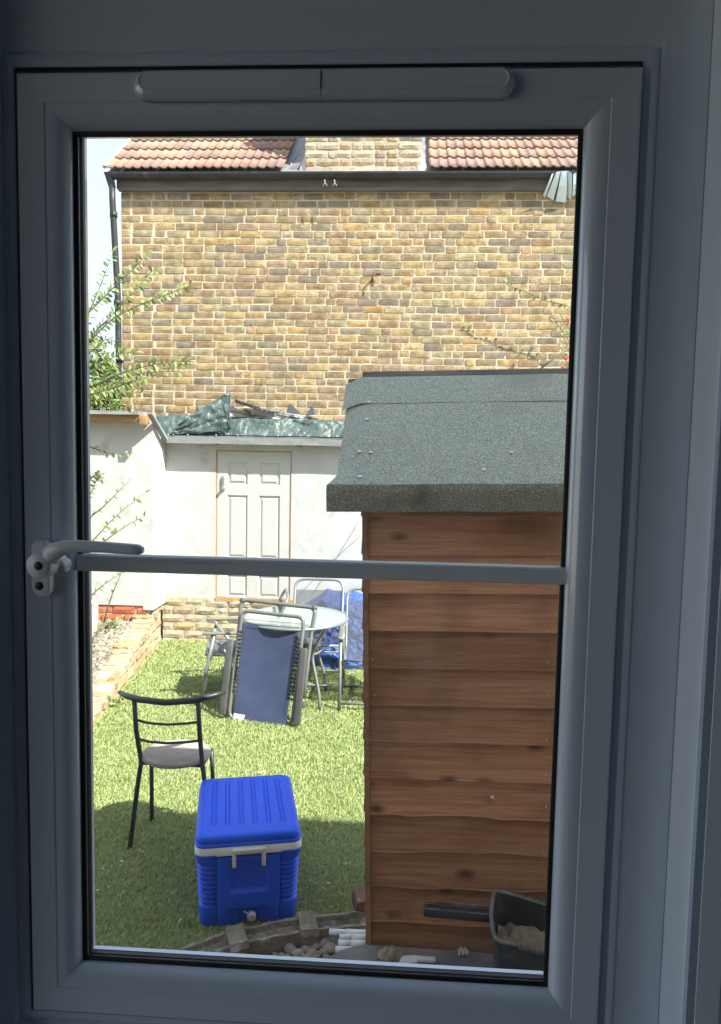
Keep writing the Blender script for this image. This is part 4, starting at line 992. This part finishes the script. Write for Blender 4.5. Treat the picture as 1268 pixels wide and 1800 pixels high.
c2 = copy_tree(c1); c2.location = (-.70, 6.08, .004); c2.rotation_euler = (0,0,radians(2)); c2['label'] = 'grey folding chair behind the glass table, in front of the blue tarpaulin'
c3 = copy_tree(c1); c3.location = (-1.27, 5.72, .004); c3.rotation_euler = (0,0,radians(-78)); 
for o_ in c3.children:
    if o_.name.split('.')[0] in ('seat', 'backrest'): o_.material_slots[0].link = 'OBJECT'; o_.material_slots[0].material = M['dark_fabric']
c3['label'] = 'grey folding chair sticking out left behind the upright navy recliner'

# round glass table
tt = thing('glass_table', 'round frosted glass garden table behind the navy recliner', 'table', (-.80, 5.62, .004))
def ndisc(r0, r1, z0, z1, n=56):
    m = MB(); loft(m, [([(q*cos(2*pi*k/n), q*sin(2*pi*k/n)) for k in range(n)], z_) for q, z_ in ((r0, z0), (r1, z0+.003), (r1, z1-.003), (r0, z1))]); return m
part('table_top', ndisc(.392, .395, .652, .662), M['table_glass'], tt)
m = MB(); n = 56; m.tube([(.40*cos(2*pi*k/n), .40*sin(2*pi*k/n), .652) for k in range(n)], .011, 8, closed=True); part('rim', m, M['steel_pale'], tt)
for a in (45, 135, 225, 315):
    c, s_ = cos(radians(a)), sin(radians(a)); m = MB(); m.tube(fillet([(.37*c,.37*s_,.645),(.20*c,.20*s_,.40),(.30*c,.30*s_,.12),(.31*c,.31*s_,0)], .06, 5), .0125, 8); part('leg', m, M['steel_pale'], tt)
m = MB(); m.tube([(.20*cos(2*pi*k/24), .20*sin(2*pi*k/24), .40) for k in range(24)], .009, 8, closed=True); part('leg_ring', m, M['steel_pale'], tt)

# navy zero-gravity recliner, folded and standing on its end
O_ = Vector((-1.245, 5.15, .02)); U_ = (Vector((-.684, 5.05, .015))-O_).normalized(); V0 = (Vector((-1.165, 5.36, .84))-O_); N_ = U_.cross(V0).normalized(); V_ = N_.cross(U_).normalized()
Mr = Matrix((U_, V_, N_)).transposed().to_4x4(); Mr.translation = O_
rc_ = thing('recliner', 'navy blue recliner folded and standing upright on the sunny turf', 'recliner', M=Mr); rinv = Mr.inverted()
def rp(cx, cy, h=0.0):     # photo detail point on the recliner's own plane, h towards the viewer
    px, py = 320+cx/3.842, 1030+cy/3.842; d = rinv.to_3x3() @ ray(px, py); o2 = rinv @ EYE; t = (h-o2.z)/d.z; return o2+d*t
def rpath(pts, h, r=.05, n=5): return fillet([rp(a, b, h) for a, b in pts], r, n)
m = MB(); m.tube(rpath([(352,640),(392,240),(402,92),(905,148),(872,330),(845,560),(822,760)], -.05), .0155, 10); part('outer_frame', m, M['steel_grey'], rc_)
m = MB(); 
for cx, cy in ((410,100),(893,150)): p = rp(cx, cy, -.05); m.sphere(p, .026, 10, 6, (1,1,.7))
for cx, cy in ((845,372),(815,800)): p = rp(cx, cy, -.02); m.rbox(p.x-.018, p.x+.018, p.y-.022, p.y+.022, p.z-.02, p.z+.02, .006)
part('corner_joint', m, M['arm_plastic'], rc_)
m = MB(); m.tube(rpath([(345,892),(318,868),(352,560),(402,240),(412,166),(815,212),(822,262),(778,640),(748,905),(715,945)], 0.0, .045), .0140, 10); part('inner_frame', m, M['steel_grey'], rc_)
q00, q10, q11, q01 = rp(348,902), rp(704,945), rp(792,283), rp(414,248)
m = MB()
def fab(u, v):
    a = q00.lerp(q10, u); b = q01.lerp(q11, u); p = a.lerp(b, v); return p+Vector((0, 0, .004-.02*sin(pi*u)*sin(pi*v)+.003*fbm((u*4, v*6, 0), 2)))
m.grid(fab, 16, 24); part('sling', m, M['navy_fabric'], rc_)
m = MB()
for u0, u1 in ((0,.055),(.945,1)): m.grid(lambda u, v: fab(u0+(u1-u0)*u, v)+Vector((0,0,.003)), 3, 24)
m.grid(lambda u, v: fab(u, v*.07)+Vector((0,0,.0035)), 16, 3); m.grid(lambda u, v: fab(u, .955+v*.045)+Vector((0,0,.0035)), 16, 3); part('hem', m, M['navy_hem'], rc_)
m = MB(); ta, tb_ = rp(352,858,.006), rp(428,872,.006); m.add([ta+Vector((0,0,.003)), tb_+Vector((0,0,.003)), rp(412,915,.009), rp(346,905,.009)], [(0,1,2,3)]); part('care_tag', m, M['tag_white'], rc_)
m = MB()
for k in range(17):
    v = .30+k*.041
    if k < 16:
        a = fab(.0, v); b = Vector((q00.lerp(q01, v).x-.022, q00.lerp(q01, v).y, -.004)); m.tube([a+Vector((.01,0,.008)), (a+b)/2+Vector((0,-.008,.014)), b+Vector((0,0,.012))], .0058, 5)
        a = fab(1., v); b = Vector((q10.lerp(q11, v).x+.03, q10.lerp(q11, v).y-.008, -.004)); m.tube([a+Vector((-.012,0,.008)), (a+b)/2+Vector((0,-.012,.014)), b+Vector((0,-.012,.012))], .0058, 5)
part('lacing', m, M['cord_black'], rc_)
for pts in ([(330,358),(300,600),(272,868)], [(826,420),(800,660),(775,942)]):
    a, c = rp(*pts[0], .035), rp(*pts[2], .035); ax = (c-a).normalized(); sd = Vector((0,0,1)).cross(ax).normalized(); Ln = (c-a).length
    R3 = Matrix((ax, sd, ax.cross(sd))).transposed().to_4x4(); R3.translation = a
    m = MB(); m.rbox(0, Ln, -.026, .026, -.014, .014, .008, 2, R3); part('armrest', m, M['arm_plastic'], rc_)
m = MB(); m.tube([rp(845,380,-.06), rp(790,470,-.08), rp(760,900,-.10)], .011, 8); m.tube([rp(360,400,-.06), rp(330,520,-.08), rp(330,800,-.12)], .011, 8); part('rear_frame', m, M['steel_grey'], rc_)

# blue tarpaulin heap against the outbuilding
bt2 = thing('blue_tarpaulin', 'crumpled blue tarpaulin heaped against the white wall behind the table', 'tarpaulin', (-.45, 6.8, 0)); BT = Vector((-.45, 6.8, 0))
m = MB()
def btf(u, v):
    x = -1.12+u*1.9; env = min(1, (x+1.14)/.45)*min(1, (.8-x)/.3); env = max(0, env)**.6; w = fbm((x*3, v*3, 5), 4); w2_ = fbm((x*8, v*9, 15), 3)
    H_ = (.62+.06*sin(x*4))*env
    if v < .62: t = v/.62; y = 6.44+.12*t**2+.05*w+.02*w2_; z_ = H_*t**1.0
    else: t = (v-.62)/.38; y = 6.56+.58*t+.03*w; z_ = H_*(1+.04*sin(pi*t))+.02*w2_
    return Vector((x, y+.18*(1-env), max(.004, z_+.03*w2_*env)))-BT
m.grid(btf, 80, 40); part('sheet', m, M['tarp_blue'], bt2)

# ------------------------------------------------------------------ concrete edging, pebbles, pipes, brick
def edging(p0, p1, label, seed):
    a, b = Vector(p0), Vector(p1); d = b-a; Ln = d.length; ax = d.normalized(); sd = Vector((-ax.y, ax.x, 0)).normalized(); R3 = Matrix((ax, sd, ax.cross(sd))).transposed().to_4x4(); R3.translation = a
    t = thing('edging_channel', label, 'edging', M=R3, group='concrete channel edging along the turf')
    m = MB(); nx = 26; prof = [(-.012,-.12),(-.004,.055),(0.0,.071),(.012,.072),(.018,.058),(.030,.038),(.062,.034),(.078,.05),(.082,.07),(.094,.072),(.10,.05),(.10,-.12)]
    def body(u, v):
        i = v*(len(prof)-1); k = min(int(i+.001), len(prof)-1); y, z_ = prof[k]; x = Ln*u
        return Vector((x, y+.004*fbm((x*14, k*.7, seed), 3), z_+(.006*fbm((x*16, k*.6, seed+4), 3) if z_ > 0 else 0)))
    m.grid(body, nx, len(prof)-1, False); 
    part('channel', m, M['concrete'], t)
    m = MB(); pr2 = [(-.02,-.11),(-.018,.06),(-.006,.082),(.05,.066),(.105,.084),(.115,.06),(.115,-.11)]
    nn = 5; vs = []
    for k in range(nn+1):
        for y, z_ in pr2: vs.append((-.012+.07*k/nn, y+.004*fbm((k*.9, y*20, seed), 2), z_+.006*fbm((k*.8, y*15, seed+9), 2)))
    q = len(pr2); m.add(vs, [(i*q+j, i*q+j+1, (i+1)*q+j+1, (i+1)*q+j) for i in range(nn) for j in range(q-1)]+[tuple(range(q)), tuple(reversed(range(nn*q, nn*q+q)))]); part('collar', m, M['concrete'], t)
E_ = [(-1.02,2.315,0),(-.60,2.635,0),(-.345,2.742,0),(.02,2.83,0)]
edging(E_[0], E_[1], 'concrete edging channel running off left under the window frame', 1)
edging(E_[1], E_[2], 'concrete edging channel directly in front of the blue cool box', 2)
edging(E_[2], E_[3], 'concrete edging channel reaching the shed beside the red brick', 3)
m = brick_mb(.20, .065, .10, 77, .003); ob1 = link('loose_brick', m.mesh('loose_brick', (.20,.10,.08)), M['red_brick']); p = atz(632, 1600, .08); ob1.location = (p.x+.085, p.y+.02, .075); ob1.rotation_euler = (.05, .06, .25)
tag(ob1, 'dark red brick standing at the shed corner on the edging', 'brick')
# pebbles
PP = [(.33,.25,.2),(.36,.3,.25),(.28,.23,.2),(.42,.36,.3),(.3,.27,.24)]
rp_ = random.Random(9)
pm = []
for k in range(6):
    bm = bmesh.new(); bmesh.ops.create_icosphere(bm, subdivisions=2, radius=1)
    for v in bm.verts: v.co *= 1+.16*fbm(v.co*1.1+Vector((k*7,0,0)), 2)
    me = bpy.data.meshes.new('pebble'); bm.to_mesh(me); bm.free(); me.polygons.foreach_set('use_smooth', [True]*len(me.polygons))
    a = me.color_attributes.new('bcol', 'FLOAT_COLOR', 'POINT'); c = np.tile(np.array(PP[k % 5]+(1,), np.float32), (len(me.vertices), 1)); a.data.foreach_set('color', c.ravel()); me.materials.append(M['pebble']); pm.append(me)
spots = [(483,1674,.011),(496,1676,.012),(511,1669,.021),(524,1674,.018),(538,1667,.016),(548,1675,.019),(546,1660,.014),(556,1661,.016),(569,1658,.021),(579,1666,.019),(569,1671,.015),(560,1673,.012),(585,1652,.013),(576,1650,.012),(590,1660,.011),(534,1678,.012),(505,1680,.014),(556,1682,.015),(520,1684,.016),(542,1685,.017),(575,1680,.014),(490,1684,.012)]
for k, (px, py, s) in enumerate(spots):
    s *= 1.22
    p = atz(px, py, .022); o = link('pebble', pm[k % 6], None); o.location = (p.x, p.y, .002+s*.72); o.scale = (s*rp_.uniform(.95,1.3), s, s*.78); o.rotation_euler = (rp_.uniform(-.3,.3), rp_.uniform(-.3,.3), rp_.uniform(0,6))
    tag(o, 'small rounded brown pebble in the soil behind the concrete edging', 'pebble', 'loose pebbles beside the white pipes')
stones(260, lambda r: (lambda x: (x, r.uniform(2.40, edge_y(x)-.10)))(r.uniform(-.62, -.12)), lambda x, y: -.003, (.004, .011), [(.6,.58,.54),(.4,.36,.32),(.3,.26,.22)], 15, 'grit', 'fine pale grit between the pebbles')
pl_ = thing('pipe_bundle', 'short lengths of white plastic pipe lying beside the shed corner', 'pipes', (-.17, 2.78, 0.0)); PLO = Vector((-.17, 2.78, 0))
for (xa_, ya_, xb_, yb_, yy, r_) in [(579,1638,652,1631,2.735,.0120),(597,1647,652,1643,2.685,.0120),(595,1658,652,1656,2.635,.0130),(590,1669,652,1665,2.585,.0120)]:
    a, b = aty(xa_, ya_, yy), aty(xb_, yb_, yy); b.z = a.z; d = b-a
    m = MB(); m.tube([a-PLO, a+d*.48-PLO], r_, 14); m.tube([a+d*.40-PLO, b-PLO], r_+.0022, 14); part('pipe', m, M['pipe_white'], pl_)

# ------------------------------------------------------------------ weathered bench under the window with things on it
bn = thing('bench', 'weathered grey timber bench top below the window against the shed', 'bench', (.1, 1.7, 0)); BN = Vector((.1, 1.7, 0)); BZ = .525
top_pts = [(-.079,2.036),(.02,2.034),(.15,2.031),(.30,2.027),(.52,2.021),(.80,2.013),(.82,1.5),(.55,1.3),(.2,1.28),(-.1,1.4),(-.24,1.62),(-.255,1.78),(-.232,1.90),(-.195,1.955),(-.145,2.003),(-.112,2.024)]
m = MB(); m.prism([(x-BN.x, y-BN.y) for x, y in reversed(top_pts)], BZ-.022, BZ, 'z'); part('top', m, M['bench_timber'], bn)
for x, y_ in ((-.12,1.5),(-.12,1.85),(.7,1.5),(.7,1.85)): m = MB(); m.box(x-.02-BN.x, x+.02-BN.x, y_-.02-BN.y, y_+.02-BN.y, -.06, BZ-.022); part('leg', m, M['bench_timber'], bn)
# black scoop
scp = thing('plastic_scoop', 'black plastic scoop with toothed rim and long handle standing on the grey bench', 'scoop', (.34, 1.89, BZ)); SO = Vector((.34, 1.89, BZ))
TL_, NL_, NR_, FR_ = aty(868,1564,1.975), aty(868,1652,1.80), aty(1000,1682,1.80), aty(1000,1605,1.965)
def lerp2(u, v): return TL_.lerp(FR_, u).lerp(NL_.lerp(NR_, u), v)
m = MB()
rim = [lerp2(u, v) for u, v in ((.10,0),(.02,.04),(0,.15),(-.03,.5),(0,.85),(.04,.97),(.12,1),(.5,1),(.95,1),(1,.95),(1,.5),(1,.05),(.95,0),(.5,0))]
cen = sum(rim, Vector())/len(rim)
def ringo(sc_, z_, dz=0): return [Vector((cen.x+(p.x-cen.x)*sc_, cen.y+(p.y-cen.y)*sc_, (p.z+dz) if z_ is None else z_)) for p in rim]
loops = [ringo(.80, BZ+.001), ringo(.99, None, -.012), ringo(1.0, None, -.004), ringo(1.05, None, -.004), ringo(1.05, None, 0), ringo(.975, None, .001), ringo(.96, None, -.01), ringo(.78, BZ+.008)]
n = len(rim); vs = [p-SO for L in loops for p in L]; fs = [(i*n+k, i*n+(k+1)%n, (i+1)*n+(k+1)%n, (i+1)*n+k) for i in range(len(loops)-1) for k in range(n)]+[tuple(range(n)), tuple((len(loops)-1)*n+k for k in reversed(range(n)))]
m.add(vs, fs); rimb = MB(); rimb.tube([p+Vector((0,0,.001))-SO for p in ringo(1.02, None, .0)], [.0055 if p.x < cen.x-.03 else .0034 for p in rim], 8, closed=True); part('rim', rimb, M['scoop_worn'], scp); part('tray', m, M['scoop_black'], scp)
m = MB()
for (u0, v0) in [(u, v) for v in (0, 1) for u in [.33+.034*k for k in range(20)]]:
    p = lerp2(u0, v0)+Vector((0, .006 if v0 == 0 else -.006, .003)); m.rbox(p.x-.0021-SO.x, p.x+.0021-SO.x, p.y-.006-SO.y, p.y+.006-SO.y, p.z-.008-SO.z, p.z+.004-SO.z, .001, 1)
part('teeth', m, M['scoop_worn'], scp)
m = MB()
h0, h1 = aty(745,1592,1.90), aty(862,1603,1.895)
d = h1-h0; ax = d.normalized(); sd = Vector((-ax.y, ax.x, 0)).normalized(); R3 = Matrix((ax, sd, ax.cross(sd))).transposed().to_4x4(); R3.translation = h0-SO
Ln = d.length
m.rbox(0, Ln+.01, -.015, .012, -.024, .002, .006, 2, R3)
m2 = MB(); m2.box(.004, Ln, .0095, .0125, .002, .0085, R3); m2.box(.004, Ln, -.0155, -.0135, .0005, .0035, R3)
for k in (.03, .32, .62): m2.box(Ln*k, Ln*k+.0016, -.014, .010, .001, .006, R3)
part('handle_rib', m2, M['scoop_worn'], scp)
part('handle', m, M['scoop_black'], scp)
sd_ = MB()
sl0 = [Vector((cen.x+(p.x-cen.x)*.885, cen.y+(p.y-cen.y)*.885, cen.z-.058)) for p in rim]
def sandf(u, v):
    p = lerp2(.07+.86*u, .12+.80*v); return Vector((p.x, p.y, cen.z-.052+.02*fbm((u*4, v*3, 2), 4)-.012*v))-SO
sd_.grid(sandf, 30, 20); sn = link('sand', sd_.mesh('sand'), M['sand']); sn.location = SO
tag(sn, 'dry brown sand lying inside the black plastic scoop', 'sand')
# leaf, scraper and crumbs on the bench
m = MB(); p = atz(814, 1678, BZ); 
m.grid(lambda u, v: Vector(((u-.5)*.034*(1-.5*abs(v-.5)), (v-.5)*.03, .004+.010*abs(sin(u*7+v*3))+.004*fbm((u*4,v*4,1),2))), 10, 8); lf = link('dry_leaf', m.mesh('dry_leaf'), M['dead_leaf']); lf.location = (p.x, p.y, BZ); tag(lf, 'curled pale dry leaf lying alone on the grey bench', 'leaf')
m = MB(); p = atz(690, 1677, BZ); m.grid(lambda u, v: Vector(((u-.5)*.085, (v-.5)*.05, max(0, .024*(1-(2*u-1)**2)*(1-(2*v-1)**2)+.010*fbm((u*5, v*4, 6), 3)*min(1, 4*u*(1-u)*2)))), 24, 14); cr = link('dry_crumbs', m.mesh('dry_crumbs'), M['sand']); cr.location = (p.x, p.y-.005, BZ); tag(cr, 'small heap of dry brown crumbs on the bench beside the white scraper', 'heap')
sc = thing('scraper', 'white plastic scraper with grey handle lying on the bench', 'scraper', atz(735, 1690, BZ)); 
m = MB(); m.rbox(-.004, .050, -.008, .008, .001, .014, .004); part('handle', m, M['pipe_white'], sc)
m = MB(); m.add([(-.002,-.008,.004),(-.002,.010,.012),(-.045,.006,.010),(-.055,-.018,.002),(-.002,-.008,.001),(-.002,.010,.009),(-.045,.006,.007),(-.055,-.018,.0)], ((0,1,2,3),(7,6,5,4),(0,4,5,1),(1,5,6,2),(2,6,7,3),(3,7,4,0))); part('blade', m, M['white_plastic'], sc)

# ------------------------------------------------------------------ plants
LEAFC = [(.24,.31,.09),(.30,.37,.12),(.17,.24,.07),(.36,.41,.16),(.25,.29,.11)]
def leaf_mb(L, w, bend):
    m = MB(); st_ = [(0,.08),(.25,.8),(.55,1),(.8,.62),(1,.03)]; vs = []
    for t, k in st_:
        z_ = -bend*L*t*t; vs += [(L*t, -w*k, z_+.12*w*k), (L*t, 0, z_), (L*t, w*k, z_+.12*w*k)]
    fs = [(i*3+j, (i+1)*3+j, (i+1)*3+j+1, i*3+j+1) for i in range(4) for j in range(2)]; m.add(vs, fs, True); return m
leafv = []
for k in range(10):
    r = random.Random(k); mb = leaf_mb(1, r.uniform(.2,.3), r.uniform(.05,.4)); c = jit(LEAFC[k % 5], r); me = mb.mesh('leaf', c, recalc=False); me.materials.append(M['leaf']); leafv.append((mb, c, me))
def leaf_M(p, d, L, r):
    d = d.normalized(); nrm = Vector((r.uniform(-.6,.6), r.uniform(-.9,.1), r.uniform(.2,1))).normalized(); sd = nrm.cross(d).normalized(); nn = d.cross(sd)
    R = Matrix((d*L, sd*L, nn*L)).transposed().to_4x4(); R.translation = p; return R
def branch_leaves(pts, r, step, L):
    P = [Vector(p) for p in pts]; out = []; k = 0
    for a, b in zip(P, P[1:]):
        n = max(1, int((b-a).length/step))
        for i in range(n):
            p = a.lerp(b, (i+r.random()*.6)/n); d = (b-a).normalized(); s = 1 if k % 2 else -1; k += 1
            perp = Vector((d.z, 0, -d.x))*s; dd = d*.6+perp*.9+Vector((0, r.uniform(-.7,.7), -.15)); out.append(leaf_M(p, dd, L*r.uniform(.65,1.2), r))
    out.append(leaf_M(P[-1], P[-1]-P[-2]+Vector((0,-.001,.0)), L, r)); return out
shr = thing('leafy_shrub', 'young tree with loose leafy branches reaching in from the left over the gravel bed', 'shrub', (-2.75, 5.7, .1)); SHO = Vector((-2.75, 5.7, .1)); rl_ = random.Random(31)
tw = MB(); Ms = []
root = Vector((-2.78, 5.75, .12))
upper = [([(140,600),(157,548),(178,500),(199,443)],5.6,.075),([(140,565),(157,548),(205,500),(238,470),(258,448)],5.5,.075),([(130,640),(167,582),(195,558),(235,512),(271,474)],5.7,.075),([(140,620),(195,560),(238,539),(300,515),(346,498)],5.6,.065),([(140,690),(218,653),(270,640),(334,634)],5.6,.07),([(140,700),(208,678),(240,668),(265,661)],5.5,.065),([(150,680),(250,655),(300,652),(328,655)],5.75,.06),([(130,720),(170,690),(205,690),(250,690)],5.6,.06),([(130,640),(165,615),(190,590),(215,612)],5.5,.07),([(130,670),(170,650),(205,622),(240,618)],5.65,.07),([(140,705),(180,700),(210,712),(230,716)],5.6,.06)]
lower = [([(150,782),(170,790),(201,799),(232,796)],5.9,.055),([(150,850),(163,838),(176,832),(178,842)],5.9,.05),([(163,905),(179,894),(205,868),(227,845)],6.0,.045),([(150,965),(163,951),(205,905),(256,866)],6.0,.05),([(170,965),(184,951),(220,925),(257,906)],6.05,.05),([(183,1094),(195,1050),(210,1015),(222,985)],6.2,.045),([(150,1060),(165,1042),(190,1022),(215,1007)],6.1,.045),([(150,880),(160,868),(168,850),(172,835)],5.9,.05)]
for path, Y, L in upper+lower:
    P = fillet([aty(px, py, Y) for px, py in path], .15, 4); tw.tube([q-SHO for q in P], [.007*(1-.75*i/(len(P)-1)) for i in range(len(P))], 5)
    hi = Y < 5.85; Ms += branch_leaves(P, rl_, .015 if hi else .03, L*(.8 if hi else .9))
tw_main = MB()
tw_main.tube([root-SHO, Vector((-2.7,5.7,1.0))-SHO, Vector((-2.62,5.65,2.1))-SHO, Vector((-2.55,5.62,3.0))-SHO], [.03,.024,.016,.008], 8)
for path, Y, L in upper+lower:
    p0 = aty(*path[0], Y); s = max(.15, p0.z-.35); tw_main.tube([Vector((-2.72+.05*s, 5.72, s))-SHO, (p0+Vector((-.08,0,-.12)))-SHO, p0-SHO], .007, 5)
part('trunk', tw_main, M['bark'], shr); part('branch', tw, M['twig'], shr)
extra = MB(); ec = []; keep_ = set(sorted(range(len(Ms)), key=lambda k: (Ms[k].translation.x < -2.62)*5+rl_.random())[:300])
for k, Mx in enumerate(Ms):
    mb, c, me = rl_.choice(leafv)
    if k in keep_: o = link('leaf', me, None, shr); o.matrix_local = Matrix.Translation(-SHO) @ Mx
    else: extra.add([(Mx @ Vector(v))-SHO for v in mb.v], mb.f, True); ec += [c+(1,)]*len(mb.v)
if ec: tag(link('foliage', extra.mesh('foliage', np.array(ec), recalc=False), M['leaf'], shr), kind='stuff')
def leaf_cloud(n, fn, L, seed, parent=None, name='crown', off=Vector()):
    r = random.Random(seed); m = MB(); cc = []
    for k in range(n):
        p = fn(r); mb, c, _ = r.choice(leafv); d = Vector((r.uniform(-1,1), r.uniform(-1,1), r.uniform(-.6,.7))); Mx = leaf_M(p, d, L*r.uniform(.6,1.2), r); m.add([(Mx @ Vector(v))-off for v in mb.v], mb.f, True); cc += [c+(1,)]*len(mb.v)
    return m, np.array(cc)
# bushy tree behind the garden wall
bt3 = thing('bushy_tree', 'dense green bush growing behind the left garden wall', 'bush', (-3.35, 7.45, 0)); BTO = Vector((-3.35, 7.45, 0))
cl_ = [(-3.3,7.45,2.62,.30),(-3.5,7.5,2.85,.28),(-3.15,7.4,2.42,.22),(-3.05,7.45,2.7,.14),(-3.75,7.5,2.6,.4),(-3.4,7.5,2.3,.35),(-3.0,7.4,2.35,.16),(-3.62,7.5,3.05,.26),(-3.2,7.45,2.9,.2),(-3.42,7.45,3.02,.2),(-2.98,7.4,2.55,.13)]
def bpt(r):
    x, y, z_, q = r.choice(cl_); d = Vector((r.gauss(0,1), r.gauss(0,1), r.gauss(0,1))).normalized()*q*r.uniform(.55,1.08)
    return Vector((x, y, z_))+Vector((d.x, d.y*.7, d.z))
m, cc = leaf_cloud(5000, bpt, .055, 61, off=BTO); tag(link('crown', m.mesh('crown', cc, recalc=False), M['leaf'], bt3), kind='stuff')
m = MB(); m.tube([(0,0,0),(-.02,.02,1.2),(.0,0,2.0)], [.05,.04,.025], 8)
for x, y, z_, q in cl_: m.tube([(-.01,.01,1.6), Vector((x,y,z_))-BTO], [.018,.006], 6)
part('trunk', m, M['bark'], bt3)
# climbing plant at the right of the brick wall
cp2 = thing('climbing_plant', 'climbing plant with red flowers on the brick wall above the shed roof', 'climber', (1.62, 7.9, 2.2)); CPO = Vector((1.62, 7.9, 2.2)); r = random.Random(8)
tw = MB(); Ms = []
for path, Y in (([(1030,560),(1000,536),(960,530),(925,512),(896,504),(885,494)],7.8),([(1040,600),(1000,580),(985,552)],7.75),([(1040,640),(1000,600),(985,575),(975,565)],7.8),([(1040,680),(1005,650),(985,620)],7.8),([(1030,640),(1008,640),(985,610)],7.7),([(1050,700),(1010,640),(990,590)],7.85)):
    P = fillet([aty(px, py, Y) for px, py in path], .1, 3); tw.tube([q-CPO for q in P], .0045, 5); Ms += branch_leaves(P, r, .032, .05)
P = [aty(942,655,7.7), aty(1000,610,7.7)]; tw.tube([q-CPO for q in P], .008, 6); tw.tube([aty(1040,900,7.95)-CPO, aty(1040,600,7.9)-CPO], .015, 6)
part('branch', tw, M['twig'], cp2)
m = MB(); ec = []
for Mx in Ms: mb, c, me = r.choice(leafv); o = link('leaf', me, None, cp2); o.matrix_local = Matrix.Translation(-CPO) @ Mx
m = MB()
for px, py in ((990,647),(996,630),(998,562)):
    p = aty(px, py, 7.65); 
    for k in range(5): a = 2*pi*k/5; m.sphere(p+Vector((.011*cos(a), 0, .011*sin(a)))-CPO, .011, 6, 4)
part('flower', m, M['red_flower'], cp2)
# weeds
def weed(name, label, c0, n, spread, L, seed, hgt):
    t = thing(name, label, 'plant', c0); r = random.Random(seed); c0 = Vector(c0); m = MB(); Ms = []
    for k in range(n):
        a = r.uniform(0, 2*pi); tip = Vector((cos(a)*spread*r.uniform(.3,1), sin(a)*spread*r.uniform(.2,.7), hgt*r.uniform(.3,1))); m.tube([(0,0,0), tip*.5+Vector((0,0,.02)), tip], .0025, 4)
        Ms += branch_leaves([tip*.3, tip*.7+Vector((0,0,.01)), tip], r, .02, L)
    part('stem', m, M['twig'], t)
    for Mx in Ms: o = link('leaf', r.choice(leafv)[2], None, t); o.matrix_local = Mx
p = atz(208, 1240, .01); weed('weed', 'small green weed at the foot of the low brick wall', (planter_x(p.y)+.04, p.y, 0), 9, .13, .04, 3, .08)
p = aty(183, 1098, 6.6); weed('weed', 'yellowish seedling weed on the gravel below the red bricks', (p.x, 6.6, grav_z(p.x, 6.6)), 8, .22, .04, 4, .18)
# pale petals and twigs scattered on the turf
def litter():
    r = random.Random(12); m = MB()
    for k in range(170):
        y = r.uniform(2.9, 7.0); x = r.uniform(planter_x(y)+.05, -.1)
        if r.random() < .35: y = r.uniform(4.8, 6.9); x = planter_x(y)+abs(r.gauss(0, .4))+.05
        s = r.uniform(.004, .010); a = r.uniform(0, 6.3); z0 = .026+turf_h(x, y)
        vs = [Vector((x+s*q*cos(a+b), y+s*q*sin(a+b), z0+r.uniform(0,.006))) for q, b in ((1.3,0),(.8,1.4),(1.1,2.9),(.7,4.6))]; m.add(vs, [(0,1,2,3)])
    for px, py in [(180,1527),(250,1496),(232,1530),(316,1617),(520,1418),(548,1548),(562,1563),(600,1571),(540,1440),(560,1360),(458,1358)]:
        p = atz(px, py, .03)
        for q in range(3):
            a = r.uniform(0, 6.3); l_ = r.uniform(.012,.028); m.tube([p, p+Vector((cos(a)*l_*.5, sin(a)*l_*.5, .004)), p+Vector((cos(a)*l_, sin(a)*l_*1.1, .002))], .0022, 4)
    return m
tag(link('petal_litter', litter().mesh('petal_litter'), M['dead_leaf']), 'pale fallen petals and twigs scattered over the turf', None, None, 'stuff')
